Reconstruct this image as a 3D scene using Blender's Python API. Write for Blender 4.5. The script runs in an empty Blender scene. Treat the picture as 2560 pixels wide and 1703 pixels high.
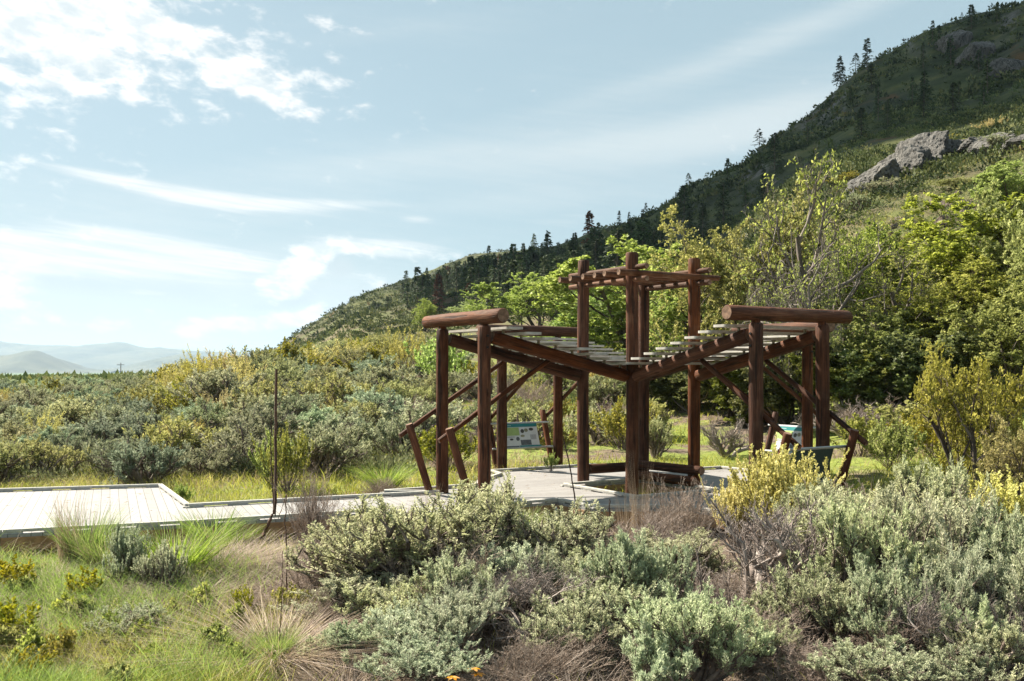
import bpy, math, random
import numpy as np
from math import radians, sin, cos, pi, sqrt
from mathutils import Vector, Matrix

rng = np.random.default_rng(11)
random.seed(5)
S = bpy.context.scene
COL = S.collection

# ------------------------------------------------------------------ camera
CAMZ = 2.69          # metres above the ground by the deck
F = 2489.0           # focal length in photo pixels (35 mm on a 36 mm wide frame, 2560 px)
HY = 925.0           # horizon row
cam_d = bpy.data.cameras.new('camera')
cam = bpy.data.objects.new('camera', cam_d)
COL.objects.link(cam)
cam.location = (0, 0, CAMZ)
cam.rotation_euler = (radians(90), 0, 0)
cam_d.lens = 35.0
cam_d.sensor_width = 36.0
cam_d.shift_y = (HY - 851.5) / 2560.0
cam_d.clip_start = 0.1
cam_d.clip_end = 60000
S.camera = cam
S.render.resolution_x = 1024
S.render.resolution_y = 681

# ------------------------------------------------------------------ light
SUN_EL = radians(45)
SUN_H = (-0.82, 0.572)
sd = Vector((SUN_H[0]*cos(SUN_EL), SUN_H[1]*cos(SUN_EL), sin(SUN_EL)))
sun_d = bpy.data.lights.new('sun', 'SUN')
sun = bpy.data.objects.new('sun', sun_d)
COL.objects.link(sun)
sun_d.energy = 5.0
sun_d.angle = radians(0.6)
sun_d.color = (1.0, 0.91, 0.76)
sun.rotation_euler = sd.to_track_quat('Z', 'Y').to_euler()

S.view_settings.view_transform = 'Standard'
S.view_settings.look = 'None'
S.view_settings.gamma = 1
S.view_settings.exposure = 1.62
S.render.engine = 'CYCLES'
S.cycles.max_bounces = 4
S.cycles.diffuse_bounces = 2
S.cycles.glossy_bounces = 2
S.cycles.transmission_bounces = 2
S.cycles.transparent_max_bounces = 4
S.cycles.volume_bounces = 0


class NT:
    """tiny node helper"""
    def __init__(self, tree):
        self.t = tree
        tree.nodes.clear()

    def n(self, typ, **kw):
        nd = self.t.nodes.new(typ)
        for k, v in kw.items():
            if k.startswith('i_'):
                key = k[2:]
                key = int(key) if key.isdigit() else key.replace('_', ' ')
                self.set(nd.inputs[key], v)
            else:
                setattr(nd, k, v)
        return nd

    def set(self, sock, v):
        if isinstance(v, bpy.types.NodeSocket):
            self.t.links.new(v, sock)
        elif isinstance(v, bpy.types.Node):
            self.t.links.new(v.outputs[0], sock)
        else:
            if isinstance(v, tuple) and len(v) == 3 and sock.type == 'RGBA':
                v = (*v, 1)
            sock.default_value = v

    def math(self, op, a, b=None, c=None, clamp=False):
        nd = self.t.nodes.new('ShaderNodeMath')
        nd.operation = op
        nd.use_clamp = clamp
        self.set(nd.inputs[0], a)
        if b is not None:
            self.set(nd.inputs[1], b)
        if c is not None:
            self.set(nd.inputs[2], c)
        return nd.outputs[0]

    def noise(self, vec, scale, detail=4, rough=.55, dist=0.0, dim='3D'):
        nd = self.t.nodes.new('ShaderNodeTexNoise')
        nd.noise_dimensions = dim
        if vec is not None:
            self.set(nd.inputs['Vector'], vec)
        nd.inputs['Scale'].default_value = scale
        nd.inputs['Detail'].default_value = detail
        nd.inputs['Roughness'].default_value = rough
        nd.inputs['Distortion'].default_value = dist
        return nd.outputs[0]

    def ramp(self, fac, stops, interp='LINEAR'):
        nd = self.t.nodes.new('ShaderNodeValToRGB')
        self.set(nd.inputs[0], fac)
        cr = nd.color_ramp
        cr.interpolation = interp
        while len(cr.elements) > 1:
            cr.elements.remove(cr.elements[-1])
        first = True
        for p, c in stops:
            if not isinstance(c, tuple):
                c = (c, c, c)
            if first:
                e = cr.elements[0]
                e.position = p
                first = False
            else:
                e = cr.elements.new(p)
            e.color = (*c, 1)
        return nd.outputs[0]

    def sstep(self, v, a, b):
        nd = self.t.nodes.new('ShaderNodeMapRange')
        nd.interpolation_type = 'SMOOTHSTEP'
        self.set(nd.inputs[0], v)
        nd.inputs[1].default_value = a
        nd.inputs[2].default_value = b
        return nd.outputs[0]

    def mix(self, fac, a, b, mode='MIX'):
        nd = self.t.nodes.new('ShaderNodeMix')
        nd.data_type = 'RGBA'
        nd.blend_type = mode
        self.set(nd.inputs[0], fac)
        self.set(nd.inputs[6], a)
        self.set(nd.inputs[7], b)
        return nd.outputs[2]

    def link(self, a, b):
        self.t.links.new(a, b)


# ------------------------------------------------------------------ world: Nishita sky with procedural clouds
w = bpy.data.worlds.new('World')
S.world = w
w.use_nodes = True
w.cycles.sampling_method = 'MANUAL'
w.cycles.sample_map_resolution = 256
T = NT(w.node_tree)
out = T.n('ShaderNodeOutputWorld')
bg = T.n('ShaderNodeBackground')
T.link(bg.outputs[0], out.inputs[0])
sky = T.n('ShaderNodeTexSky')
sky.sky_type = 'NISHITA'
sky.sun_disc = False
sky.sun_elevation = SUN_EL
sky.sun_rotation = math.atan2(SUN_H[0], SUN_H[1])
sky.dust_density = 1.6
sky.air_density = 1.0
sky.ozone_density = 1.2
tc = T.n('ShaderNodeTexCoord')
sep = T.n('ShaderNodeSeparateXYZ')
T.link(tc.outputs['Generated'], sep.inputs[0])
az = T.math('ARCTAN2', sep.outputs[0], sep.outputs[1])
el = T.math('ARCSINE', sep.outputs[2])


def P2A(px, py):
    a = math.atan((px-1280)/F)
    return a, math.atan((HY-py)/F*cos(a))


def cloudvec(sx, sy, rot=0.0):
    c = T.n('ShaderNodeCombineXYZ')
    if rot:
        a2 = T.math('ADD', T.math('MULTIPLY', az, cos(rot)), T.math('MULTIPLY', el, sin(rot)))
        e2 = T.math('ADD', T.math('MULTIPLY', az, -sin(rot)), T.math('MULTIPLY', el, cos(rot)))
    else:
        a2, e2 = az, el
    T.set(c.inputs[0], T.math('MULTIPLY', a2, sx))
    T.set(c.inputs[1], T.math('MULTIPLY', e2, sy))
    return c.outputs[0]


def blob(px, py, wx, wy, rot=0.0, amp=1.0):
    """soft elliptical cover centred on a direction of the sky (radians)"""
    a0, e0 = P2A(px, py)
    da = T.math('SUBTRACT', az, a0)
    de = T.math('SUBTRACT', el, e0)
    x = T.math('ADD', T.math('MULTIPLY', da, cos(rot)), T.math('MULTIPLY', de, sin(rot)))
    y = T.math('ADD', T.math('MULTIPLY', da, -sin(rot)), T.math('MULTIPLY', de, cos(rot)))
    x = T.math('DIVIDE', x, wx/F)
    y = T.math('DIVIDE', y, wy/F)
    q = T.math('ADD', T.math('MULTIPLY', x, x), T.math('MULTIPLY', y, y))
    g = T.math('POWER', 2.71828, T.math('MULTIPLY', q, -1.0))
    return T.math('MULTIPLY', g, amp)


def addall(lst):
    r = lst[0]
    for q in lst[1:]:
        r = T.math('ADD', r, q)
    return r


# puffy cumulus (fine detail)
n_puff = T.noise(cloudvec(1.0, 1.9, -.12), 30, 7, .60, .2)
n_big = T.noise(cloudvec(1.0, 2.3), 15, 5, .6, .3)
cov_puff = addall([blob(20, 60, 230, 110, -.2, .24), blob(190, 130, 170, 55, -.3, .15), blob(330, 45, 210, 40, -.25, .22), blob(480, 110, 420, 120, -.28, .165),
                   blob(660, 225, 100, 30, -.25, .32), blob(200, 222, 130, 16, -.05, .20), blob(560, 180, 220, 50, -.3, .08), blob(850, 110, 90, 80, 0, .07),
                   blob(705, 705, 62, 48, .2, .60), blob(770, 660, 60, 34, .6, .36), blob(820, 618, 110, 22, .0, .24),
                   blob(930, 700, 70, 18, -.3, .24), blob(690, 804, 140, 18, .10, .50), blob(785, 778, 40, 18, .5, .34), blob(470, 850, 40, 26, .0, .26),
                   blob(-10, 725, 80, 60, 0, .36), blob(300, 805, 260, 18, -.02, .16), blob(560, 800, 120, 12, 0, .14), blob(980, 632, 160, 20, -.05, .26),
                   blob(1600, -420, 900, 200, 0, .16), blob(-900, 200, 700, 500, 0, .26), blob(4200, 300, 900, 300, 0, .18)])
nmix = T.math('ADD', T.math('MULTIPLY', n_puff, .75), T.math('MULTIPLY', n_big, .35))
puff = T.sstep(T.math('ADD', nmix, cov_puff), .655, .90)
# streaky cirrus
n_st = T.noise(cloudvec(1.0, 9.0, -.10), 5.5, 6, .6, .35)
n_wisp = T.noise(cloudvec(1.0, 15.0, -.12), 9, 6, .65, .5)
n_st2 = T.noise(cloudvec(1.0, 7.0, .12), 4.0, 5, .5, .3)
cov_st = addall([blob(300, 455, 200, 19, -.16, .46), blob(600, 502, 270, 34, -.10, .52), blob(860, 510, 280, 16, .03, .36), blob(330, 590, 240, 19, -.13, .48),
                 blob(120, 632, 420, 46, -.08, .74), blob(500, 646, 330, 22, -.08, .60), blob(960, 618, 230, 28, -.04, .56), blob(30, 700, 110, 60, 0, .4), blob(1045, 548, 50, 12, 0, .30), blob(1400, 555, 150, 24, .02, .26),
                 blob(362, 731, 40, 6, -.05, .60), blob(250, 690, 350, 60, 0, .16)])
stk = T.math('MULTIPLY', T.sstep(T.math('ADD', T.math('ADD', T.math('MULTIPLY', n_st, .45), T.math('MULTIPLY', n_wisp, .30)), cov_st), .56, 1.08), .95)
cov_soft = addall([blob(1550, 370, 480, 70, .16, .42), blob(1950, 290, 300, 70, .30, .38), blob(1000, 410, 420, 50, .10, .30),
                   blob(1750, 160, 600, 36, .25, .24), blob(2050, 60, 500, 50, .3, .22), blob(1000, 60, 300, 60, 0, .16),
                   blob(1500, 500, 420, 40, .05, .20), blob(350, 745, 800, 90, 0, .66), blob(300, 560, 700, 120, 0, .28), blob(250, 840, 500, 30, 0, .3)])
soft = T.sstep(T.math('ADD', T.math('ADD', T.math('MULTIPLY', n_st2, .45), T.math('MULTIPLY', n_wisp, .25)), cov_soft), .36, 1.0)
n_sh = T.noise(cloudvec(1.0, 2.6), 14, 5, .6, .3)
shade = T.math('MULTIPLY', T.sstep(T.math('ADD', T.math('MULTIPLY', n_sh, .5), addall([blob(852, 672, 42, 34, .1, .55), blob(700, 765, 90, 14, .1, .42), blob(400, 725, 300, 40, -.02, .36), blob(130, 700, 140, 26, 0, .28), blob(760, 735, 50, 20, .3, .3)])), .40, .74), .85)

base = T.mix(.78, sky.outputs[0], (3.45, 4.65, 5.0), 'MIX')      # thin high veil over the blue
c1 = T.mix(T.math('MULTIPLY', soft, .80), base, (5.45, 6.05, 6.2))
c2 = T.mix(stk, c1, T.mix(T.sstep(n_wisp, .32, .62), (5.9, 6.4, 6.5), (7.3, 7.4, 7.3)))
c3 = T.mix(puff, c2, T.mix(T.sstep(n_puff, .38, .60), (5.7, 6.3, 6.5), (8.0, 8.0, 7.85)))
c4 = T.mix(T.math('MULTIPLY', shade, T.math('SUBTRACT', 1.0, T.math('MULTIPLY', puff, .75))), c3, (4.75, 5.45, 5.7))
low = T.sstep(el, .0, .11)
c5 = T.mix(low, T.mix(.35, c4, (5.5, 6.1, 6.3)), c4)
below = T.sstep(sep.outputs[2], -.02, .0)
c6 = T.mix(below, (1.2, 1.3, 1.0), c5)
T.set(bg.inputs[0], c6)
bg.inputs[1].default_value = 0.0455

# ------------------------------------------------------------------ mesh helpers
def mesh_np(name, groups, smooth=False, normals=None):
    """groups: list of (verts (n,3), faces (m,k), val (m,) or None, mat index)"""
    V, L, LS, VAL, MI = [], [], [], [], []
    vo = 0
    lo = 0
    for g in groups:
        v, f = np.asarray(g[0], dtype=np.float32).reshape(-1, 3), np.asarray(g[1], dtype=np.int64)
        if len(f) == 0:
            continue
        V.append(v)
        L.append((f + vo).ravel())
        k = f.shape[1]
        LS.append(lo + np.arange(len(f)) * k)
        lo += f.size
        vo += len(v)
        val = g[2] if len(g) > 2 and g[2] is not None else np.full(len(f), .5)
        VAL.append(np.asarray(val, dtype=np.float32))
        MI.append(np.full(len(f), g[3] if len(g) > 3 else 0, dtype=np.int32))
    me = bpy.data.meshes.new(name)
    V = np.concatenate(V)
    L = np.concatenate(L).astype(np.int32)
    LS = np.concatenate(LS).astype(np.int32)
    me.vertices.add(len(V))
    me.vertices.foreach_set('co', V.ravel())
    me.loops.add(len(L))
    me.loops.foreach_set('vertex_index', L)
    me.polygons.add(len(LS))
    me.polygons.foreach_set('loop_start', LS)
    me.polygons.foreach_set('material_index', np.concatenate(MI))
    if smooth:
        me.polygons.foreach_set('use_smooth', np.ones(len(LS), dtype=bool))
    me.update(calc_edges=True)
    at = me.attributes.new('rnd', 'FLOAT', 'FACE')
    at.data.foreach_set('value', np.concatenate(VAL))
    me.validate(verbose=False)
    return me


def nrm(a):
    return a / np.maximum(np.linalg.norm(a, axis=-1, keepdims=True), 1e-9)


def tube_batch(P, R, s=4, cap=False):
    n, k, _ = P.shape
    Tn = np.empty_like(P)
    Tn[:, 1:-1] = P[:, 2:] - P[:, :-2]
    Tn[:, 0] = P[:, 1] - P[:, 0]
    Tn[:, -1] = P[:, -1] - P[:, -2]
    Tn = nrm(Tn)
    ref = np.where(np.abs(Tn[..., 2:3]) > .9, np.array([1., 0, 0]), np.array([0, 0, 1.]))
    A = nrm(np.cross(Tn, ref))
    B = np.cross(Tn, A)
    th = np.arange(s) * 2 * pi / s
    ring = (P[:, :, None, :] + R[:, :, None, None] * (A[:, :, None, :] * np.cos(th)[None, None, :, None] + B[:, :, None, :] * np.sin(th)[None, None, :, None]))
    V = ring.reshape(-1, 3)
    i = np.arange(n)[:, None, None] * k * s
    j = np.arange(k - 1)[None, :, None] * s
    q = np.arange(s)[None, None, :]
    q2 = (q + 1) % s
    f = np.stack([i + j + q, i + j + q2, i + j + s + q2, i + j + s + q], axis=-1).reshape(-1, 4)
    return V, f, np.repeat(rng.random(n), (k - 1) * s)


def grow(p0, d0, L, k, wig, up, droop=0.0):
    n = len(p0)
    P = np.empty((n, k, 3))
    P[:, 0] = p0
    d = nrm(d0)
    for i in range(1, k):
        d = nrm(d + rng.normal(0, wig, (n, 3)) + np.array([0, 0, up]) - np.array([0, 0, droop * i / k]))
        P[:, i] = P[:, i - 1] + d * (L / (k - 1))[:, None]
    return P


def sample(P, m, t0, t1):
    """m random positions along each polyline: positions and tangents"""
    n, k, _ = P.shape
    t = t0 + (t1 - t0) * (np.arange(m)[None, :] + rng.random((n, m))) / m
    x = t * (k - 1)
    i = np.clip(x.astype(int), 0, k - 2)
    fr = (x - i)[..., None]
    r = np.arange(n)[:, None]
    a, b = P[r, i], P[r, i + 1]
    return (a * (1 - fr) + b * fr).reshape(-1, 3), nrm(b - a).reshape(-1, 3), t.reshape(-1)


def branch(P, Lp, m, t0, spread, up, lf, k, wig, upg, jit=.3, droop=0.0):
    pos, tan, t = sample(P, m, t0, 1.0)
    r = nrm(rng.normal(0, 1, pos.shape))
    r = nrm(r - tan * np.sum(r * tan, axis=1, keepdims=True))
    d = nrm(tan * (1 - spread) + r * spread + np.array([0, 0, up]))
    L = np.repeat(Lp, m) * lf * (1 - jit + 2 * jit * rng.random(len(pos))) * (1.15 - .45 * t)
    return grow(pos, d, L, k, wig, upg, droop), L


def taper(n, k, r0, r1):
    t = np.linspace(0, 1, k)[None, :]
    r0 = np.asarray(r0).reshape(-1, 1) * np.ones((n, 1))
    return r0 * (1 - t) + r1 * t


def leaves(pos, dirn, length, width, jl=.35, val=None):
    n = len(pos)
    L = length * (1 - jl + 2 * jl * rng.random(n))[:, None]
    d = nrm(dirn)
    s = nrm(np.cross(d, rng.normal(0, 1, (n, 3))))
    W = L * (width / length)
    up = np.cross(s, d) * (L * rng.uniform(-.15, .15, (n, 1)))
    v = np.stack([pos, pos + d * L * .5 + s * W * .5 + up, pos + d * L, pos + d * L * .5 - s * W * .5 + up], axis=1).reshape(-1, 3)
    f = (np.arange(n) * 4)[:, None] + np.arange(4)[None, :]
    return v, f, (rng.random(n) if val is None else val)


def leaf_on(P, m, t0, t1, length, width, along=.5, out_=.8, up=.2, tint=None):
    pos, tan, t = sample(P, m, t0, t1)
    d = tan * along + nrm(rng.normal(0, 1, pos.shape)) * out_ + np.array([0, 0, up])
    val = None
    n = len(P)
    base_v = np.repeat(rng.random(n), m)           # tuft-to-tuft colour difference
    val = np.clip(.55 * base_v + .45 * rng.random(n * m), 0, 1)
    return leaves(pos, d, length, width, val=val)


def blades(pos, h, wd, lean, curve, segs=3, up_dir=None, val=None):
    """grass blades: tapering bent strips"""
    n = len(pos)
    th = rng.random(n) * 2 * pi
    o = np.stack([np.cos(th), np.sin(th), np.zeros(n)], 1)
    if up_dir is not None:
        o = nrm(o * .6 + up_dir)
        o[:, 2] = 0
    s = np.stack([-o[:, 1], o[:, 0], np.zeros(n)], 1)
    a = rng.random(n) * 2 * pi
    s = nrm(s * np.cos(a)[:, None] + o * np.sin(a)[:, None] * .7)
    V = []
    hh = (h * np.ones(n))[:, None]
    le = (lean * (.3 + rng.random(n)))[:, None]
    cu = (curve * (.2 + rng.random(n)))[:, None]
    for i in range(segs + 1):
        t = i / segs
        ctr = pos + o * hh * (le * t + cu * t * t) + np.array([0, 0, 1.]) * hh * (t - .35 * cu * t * t * t)
        ww = wd * (1 - t) ** .7
        if i < segs:
            V += [ctr - s * ww * .5, ctr + s * ww * .5]
        else:
            V += [ctr]
    V = np.stack(V, 1)
    nv = V.shape[1]
    b = (np.arange(n) * nv)[:, None]
    quads = np.concatenate([b + np.array([[2*i, 2*i+1, 2*i+3, 2*i+2]]) for i in range(segs - 1)]) if segs > 1 else np.zeros((0, 4), int)
    tri = b + np.array([[2*segs-2, 2*segs-1, 2*segs]])
    v = rng.random(n) if val is None else val
    V = V.reshape(-1, 3)
    # both groups share the vertices: emit twice only when needed
    tri4 = np.concatenate([tri, tri[:, 2:3]], 1)
    return [(V, quads, np.tile(v, max(segs - 1, 0))), (V.reshape(n, nv, 3)[:, -3:].reshape(-1, 3), (np.arange(n) * 3)[:, None] + np.arange(3)[None, :], v)]


# ------------------------------------------------------------------ object helpers
def props(o, label=None, cat=None, group=None, kind=None):
    if label:
        o['label'] = label
    if cat:
        o['category'] = cat
    if group:
        o['group'] = group
    if kind:
        o['kind'] = kind
    return o


def obj(name, me, mats, parent=None):
    o = bpy.data.objects.new(name, me)
    if not isinstance(mats, (list, tuple)):
        mats = [mats]
    if me is not None and len(me.materials) == 0:
        for m in mats:
            me.materials.append(m)
    COL.objects.link(o)
    if parent:
        o.parent = parent
    return o


def thing(name, label, cat, loc=(0, 0, 0), rz=0, sc=(1, 1, 1), group=None):
    o = bpy.data.objects.new(name, None)
    o.empty_display_size = .2
    COL.objects.link(o)
    o.location = loc
    o.rotation_euler = (0, 0, rz)
    o.scale = sc
    return props(o, label, cat, group)


def inst(name, parts, label, cat, loc, rz=0, sc=(1, 1, 1), group=None):
    """parts: list of (part name, mesh) sharing mesh data between copies"""
    t = thing(name, label, cat, loc, rz, sc, group)
    for pn, me in parts:
        o = bpy.data.objects.new(pn, me)
        COL.objects.link(o)
        o.parent = t
    return t


# ------------------------------------------------------------------ materials
def mat_leaf(name, stops, transl=.35, rough=.7, hue=.04, valj=.25, spec=.25):
    m = bpy.data.materials.new(name)
    m.use_nodes = True
    T = NT(m.node_tree)
    o = T.n('ShaderNodeOutputMaterial')
    a = T.n('ShaderNodeAttribute', attribute_name='rnd')
    oi = T.n('ShaderNodeObjectInfo')
    c = T.ramp(a.outputs['Fac'], stops)
    hs = T.n('ShaderNodeHueSaturation')
    T.set(hs.inputs['Hue'], T.math('ADD', .5 - hue / 2, T.math('MULTIPLY', oi.outputs['Random'], hue)))
    T.set(hs.inputs['Value'], T.math('ADD', 1 - valj, T.math('MULTIPLY', T.math('FRACT', T.math('MULTIPLY', oi.outputs['Random'], 7.31)), 2 * valj)))
    T.set(hs.inputs['Saturation'], T.math('ADD', .85, T.math('MULTIPLY', T.math('FRACT', T.math('MULTIPLY', oi.outputs['Random'], 3.77)), .3)))
    T.set(hs.inputs['Color'], c)
    p = T.n('ShaderNodeBsdfPrincipled')
    T.set(p.inputs['Base Color'], hs.outputs[0])
    p.inputs['Roughness'].default_value = rough
    p.inputs['Specular IOR Level'].default_value = spec
    tr = T.n('ShaderNodeBsdfTranslucent')
    T.set(tr.inputs[0], hs.outputs[0])
    mx = T.n('ShaderNodeMixShader')
    mx.inputs[0].default_value = transl
    T.link(p.outputs[0], mx.inputs[1])
    T.link(tr.outputs[0], mx.inputs[2])
    T.link(mx.outputs[0], o.inputs[0])
    return m


def mat_bark(name, c0, c1, c2, scale=14, rough=.9):
    m = bpy.data.materials.new(name)
    m.use_nodes = True
    T = NT(m.node_tree)
    o = T.n('ShaderNodeOutputMaterial')
    tc = T.n('ShaderNodeTexCoord')
    a = T.n('ShaderNodeAttribute', attribute_name='rnd')
    n = T.noise(tc.outputs['Object'], scale, 4, .6)
    v = T.math('ADD', T.math('MULTIPLY', n, .6), T.math('MULTIPLY', a.outputs['Fac'], .4))
    c = T.ramp(v, [(.25, c0), (.5, c1), (.75, c2)])
    p = T.n('ShaderNodeBsdfPrincipled')
    T.set(p.inputs['Base Color'], c)
    p.inputs['Roughness'].default_value = rough
    b = T.n('ShaderNodeBump')
    b.inputs['Strength'].default_value = .4
    T.set(b.inputs['Height'], n)
    T.link(b.outputs[0], p.inputs['Normal'])
    T.link(p.outputs[0], o.inputs[0])
    return m


def mat_log(name, dark, mid, light, weather=.35):
    """peeled, stained log; grain runs along the object's own Z"""
    m = bpy.data.materials.new(name)
    m.use_nodes = True
    T = NT(m.node_tree)
    o = T.n('ShaderNodeOutputMaterial')
    tc = T.n('ShaderNodeTexCoord')
    oi = T.n('ShaderNodeObjectInfo')
    off = T.n('ShaderNodeCombineXYZ')
    T.set(off.inputs[2], T.math('MULTIPLY', oi.outputs['Random'], 40))
    add = T.n('ShaderNodeVectorMath', operation='ADD')
    T.link(tc.outputs['Object'], add.inputs[0])
    T.link(off.outputs[0], add.inputs[1])
    mp = T.n('ShaderNodeMapping')
    T.link(add.outputs[0], mp.inputs[0])
    mp.inputs['Scale'].default_value = (1, 1, .055)
    g = T.noise(mp.outputs[0], 46, 5, .6, .4)
    mp2 = T.n('ShaderNodeMapping')
    T.link(add.outputs[0], mp2.inputs[0])
    mp2.inputs['Scale'].default_value = (1, 1, .25)
    b = T.noise(mp2.outputs[0], 5, 4, .6)
    k = T.noise(mp2.outputs[0], 9, 2, .5)
    knot = T.sstep(k, .68, .76)
    v = T.math('ADD', T.math('MULTIPLY', g, .55), T.math('MULTIPLY', b, .45))
    c = T.ramp(v, [(.30, dark), (.50, mid), (.72, light)])
    c = T.mix(T.math('MULTIPLY', knot, .7), c, tuple(x * .45 for x in dark))
    crack = T.math('SUBTRACT', 1.0, T.sstep(T.noise(mp.outputs[0], 15, 2, .5), .36, .41))
    c = T.mix(T.math('MULTIPLY', crack, .8), c, (.015, .008, .006))
    hv = T.n('ShaderNodeHueSaturation')
    T.set(hv.inputs['Value'], T.math('ADD', .72, T.math('MULTIPLY', T.math('FRACT', T.math('MULTIPLY', oi.outputs['Random'], 5.3)), .55)))
    T.set(hv.inputs['Saturation'], T.math('ADD', .85, T.math('MULTIPLY', T.math('FRACT', T.math('MULTIPLY', oi.outputs['Random'], 9.7)), .25)))
    T.set(hv.inputs['Color'], c)
    c = hv.outputs[0]
    wz = T.noise(add.outputs[0], 3.2, 4, .65)
    c = T.mix(T.math('MULTIPLY', T.sstep(wz, .48, .72), weather), c, (.20, .13, .085))
    p = T.n('ShaderNodeBsdfPrincipled')
    T.set(p.inputs['Base Color'], c)
    T.set(p.inputs['Roughness'], T.math('ADD', .55, T.math('MULTIPLY', b, .3)))
    p.inputs['Specular IOR Level'].default_value = .15
    bm_ = T.n('ShaderNodeBump')
    bm_.inputs['Strength'].default_value = .55
    bm_.inputs['Distance'].default_value = .02
    T.set(bm_.inputs['Height'], T.math('SUBTRACT', T.math('ADD', g, T.math('MULTIPLY', b, .4)), T.math('MULTIPLY', crack, .8)))
    T.link(bm_.outputs[0], p.inputs['Normal'])
    T.link(p.outputs[0], o.inputs[0])
    return m


def mat_endgrain():
    m = bpy.data.materials.new('log_end')
    m.use_nodes = True
    T = NT(m.node_tree)
    o = T.n('ShaderNodeOutputMaterial')
    tc = T.n('ShaderNodeTexCoord')
    sp = T.n('ShaderNodeSeparateXYZ')
    T.link(tc.outputs['Object'], sp.inputs[0])
    r = T.math('SQRT', T.math('ADD', T.math('POWER', T.math('ABSOLUTE', sp.outputs[0]), 2), T.math('POWER', T.math('ABSOLUTE', sp.outputs[1]), 2)))
    rr = T.math('ADD', T.math('MULTIPLY', r, 420), T.math('MULTIPLY', T.noise(tc.outputs['Object'], 20, 3), 5))
    ringv = T.math('SINE', rr)
    n = T.noise(tc.outputs['Object'], 12, 4)
    v = T.math('ADD', T.math('MULTIPLY', ringv, .12), n)
    c = T.ramp(v, [(.3, (.05, .03, .02)), (.5, (.17, .095, .06)), (.7, (.27, .17, .11))])
    p = T.n('ShaderNodeBsdfPrincipled')
    T.set(p.inputs['Base Color'], c)
    p.inputs['Roughness'].default_value = .9
    T.link(p.outputs[0], o.inputs[0])
    return m


def mat_plain(name, col, rough=.6, metal=0.0, var=.15, scale=20, bump=.1):
    m = bpy.data.materials.new(name)
    m.use_nodes = True
    T = NT(m.node_tree)
    o = T.n('ShaderNodeOutputMaterial')
    tc = T.n('ShaderNodeTexCoord')
    n = T.noise(tc.outputs['Object'], scale, 5, .6)
    c = T.ramp(n, [(.3, tuple(x * (1 - var) for x in col)), (.7, tuple(min(1, x * (1 + var)) for x in col))])
    p = T.n('ShaderNodeBsdfPrincipled')
    T.set(p.inputs['Base Color'], c)
    p.inputs['Roughness'].default_value = rough
    p.inputs['Metallic'].default_value = metal
    b = T.n('ShaderNodeBump')
    b.inputs['Strength'].default_value = bump
    T.set(b.inputs['Height'], n)
    T.link(b.outputs[0], p.inputs['Normal'])
    T.link(p.outputs[0], o.inputs[0])
    return m


M = {}
M['log'] = mat_log('stained_log', (.017, .0065, .0035), (.072, .0245, .0108), (.19, .073, .033), .15)
M['log_roof'] = mat_log('weathered_log', (.030, .014, .008), (.085, .036, .019), (.17, .085, .048), .45)
M['end'] = mat_endgrain()
M['board'] = mat_plain('roof_board_grey', (.38, .36, .33), .6, 0, .28, 5, .15)
M['steel'] = mat_plain('galvanised_steel', (.42, .43, .44), .45, .6, .15, 30, .05)
M['dark_metal'] = mat_plain('dark_green_panel_back', (.025, .045, .040), .5, 0, .2, 8, .05)
M['bolt'] = mat_plain('black_bolt', (.015, .015, .015), .5, .5, .2, 30, .05)
M['bracket'] = mat_plain('tan_bracket', (.22, .19, .14), .6, .2, .2, 30, .05)
M['curb'] = mat_plain('curb_grey', (.36, .35, .32), .75, 0, .25, 16, .25)
M['joist'] = mat_plain('joist_wood', (.27, .15, .075), .8, 0, .3, 9, .3)
M['box'] = mat_plain('green_grey_plastic', (.035, .055, .050), .5, 0, .2, 25, .08)
M['postwood'] = mat_plain('orange_post', (.33, .12, .045), .8, 0, .3, 25, .3)

sage_st = [(0, (.21, .235, .125)), (.35, (.41, .44, .265)), (.7, (.57, .595, .38)), (1, (.70, .70, .50))]
blue_st = [(0, (.20, .245, .145)), (.35, (.39, .45, .285)), (.7, (.56, .61, .405)), (1, (.70, .72, .53))]
pale_st = [(0, (.27, .29, .14)), (.35, (.45, .47, .26)), (.7, (.60, .61, .38)), (1, (.74, .73, .52))]
yell_st = [(0, (.34, .31, .08)), (.35, (.58, .54, .18)), (.7, (.78, .73, .30)), (1, (.90, .85, .44))]
yg_st = [(0, (.10, .105, .015)), (.4, (.22, .215, .035)), (.75, (.36, .33, .06)), (1, (.50, .45, .11))]
grn_st = [(0, (.10, .125, .028)), (.4, (.25, .285, .065)), (.75, (.39, .42, .12)), (1, (.55, .56, .21))]
lime_st = [(0, (.15, .21, .035)), (.4, (.27, .35, .085)), (.75, (.40, .48, .16)), (1, (.54, .60, .26))]
olive_st = [(0, (.10, .115, .026)), (.4, (.245, .275, .060)), (.75, (.38, .40, .10)), (1, (.54, .52, .17))]
M['sage'] = mat_leaf('sage_leaf', sage_st, .45, .75, .03, .16)
M['blue'] = mat_leaf('blue_sage_leaf', blue_st, .45, .75, .03, .14)
M['pale'] = mat_leaf('pale_sage_leaf', pale_st, .50, .75, .03, .12)
M['msage'] = mat_leaf('mid_sage_leaf', [(0, (.12, .13, .06)), (.35, (.26, .285, .15)), (.7, (.42, .445, .255)), (1, (.58, .58, .38))], .35, .8, .04, .25, .1)
M['mblue'] = mat_leaf('mid_blue_sage_leaf', [(0, (.11, .14, .08)), (.35, (.24, .30, .185)), (.7, (.38, .45, .29)), (1, (.54, .59, .42))], .35, .8, .04, .25, .1)
M['yellow'] = mat_leaf('yellow_flower', yell_st, .45, .75, .02, .10)
M['yg'] = mat_leaf('yellow_green_leaf', yg_st, .45, .65, .04, .15)
M['green'] = mat_leaf('green_leaf', grn_st, .58, .5, .04, .15)
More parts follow.
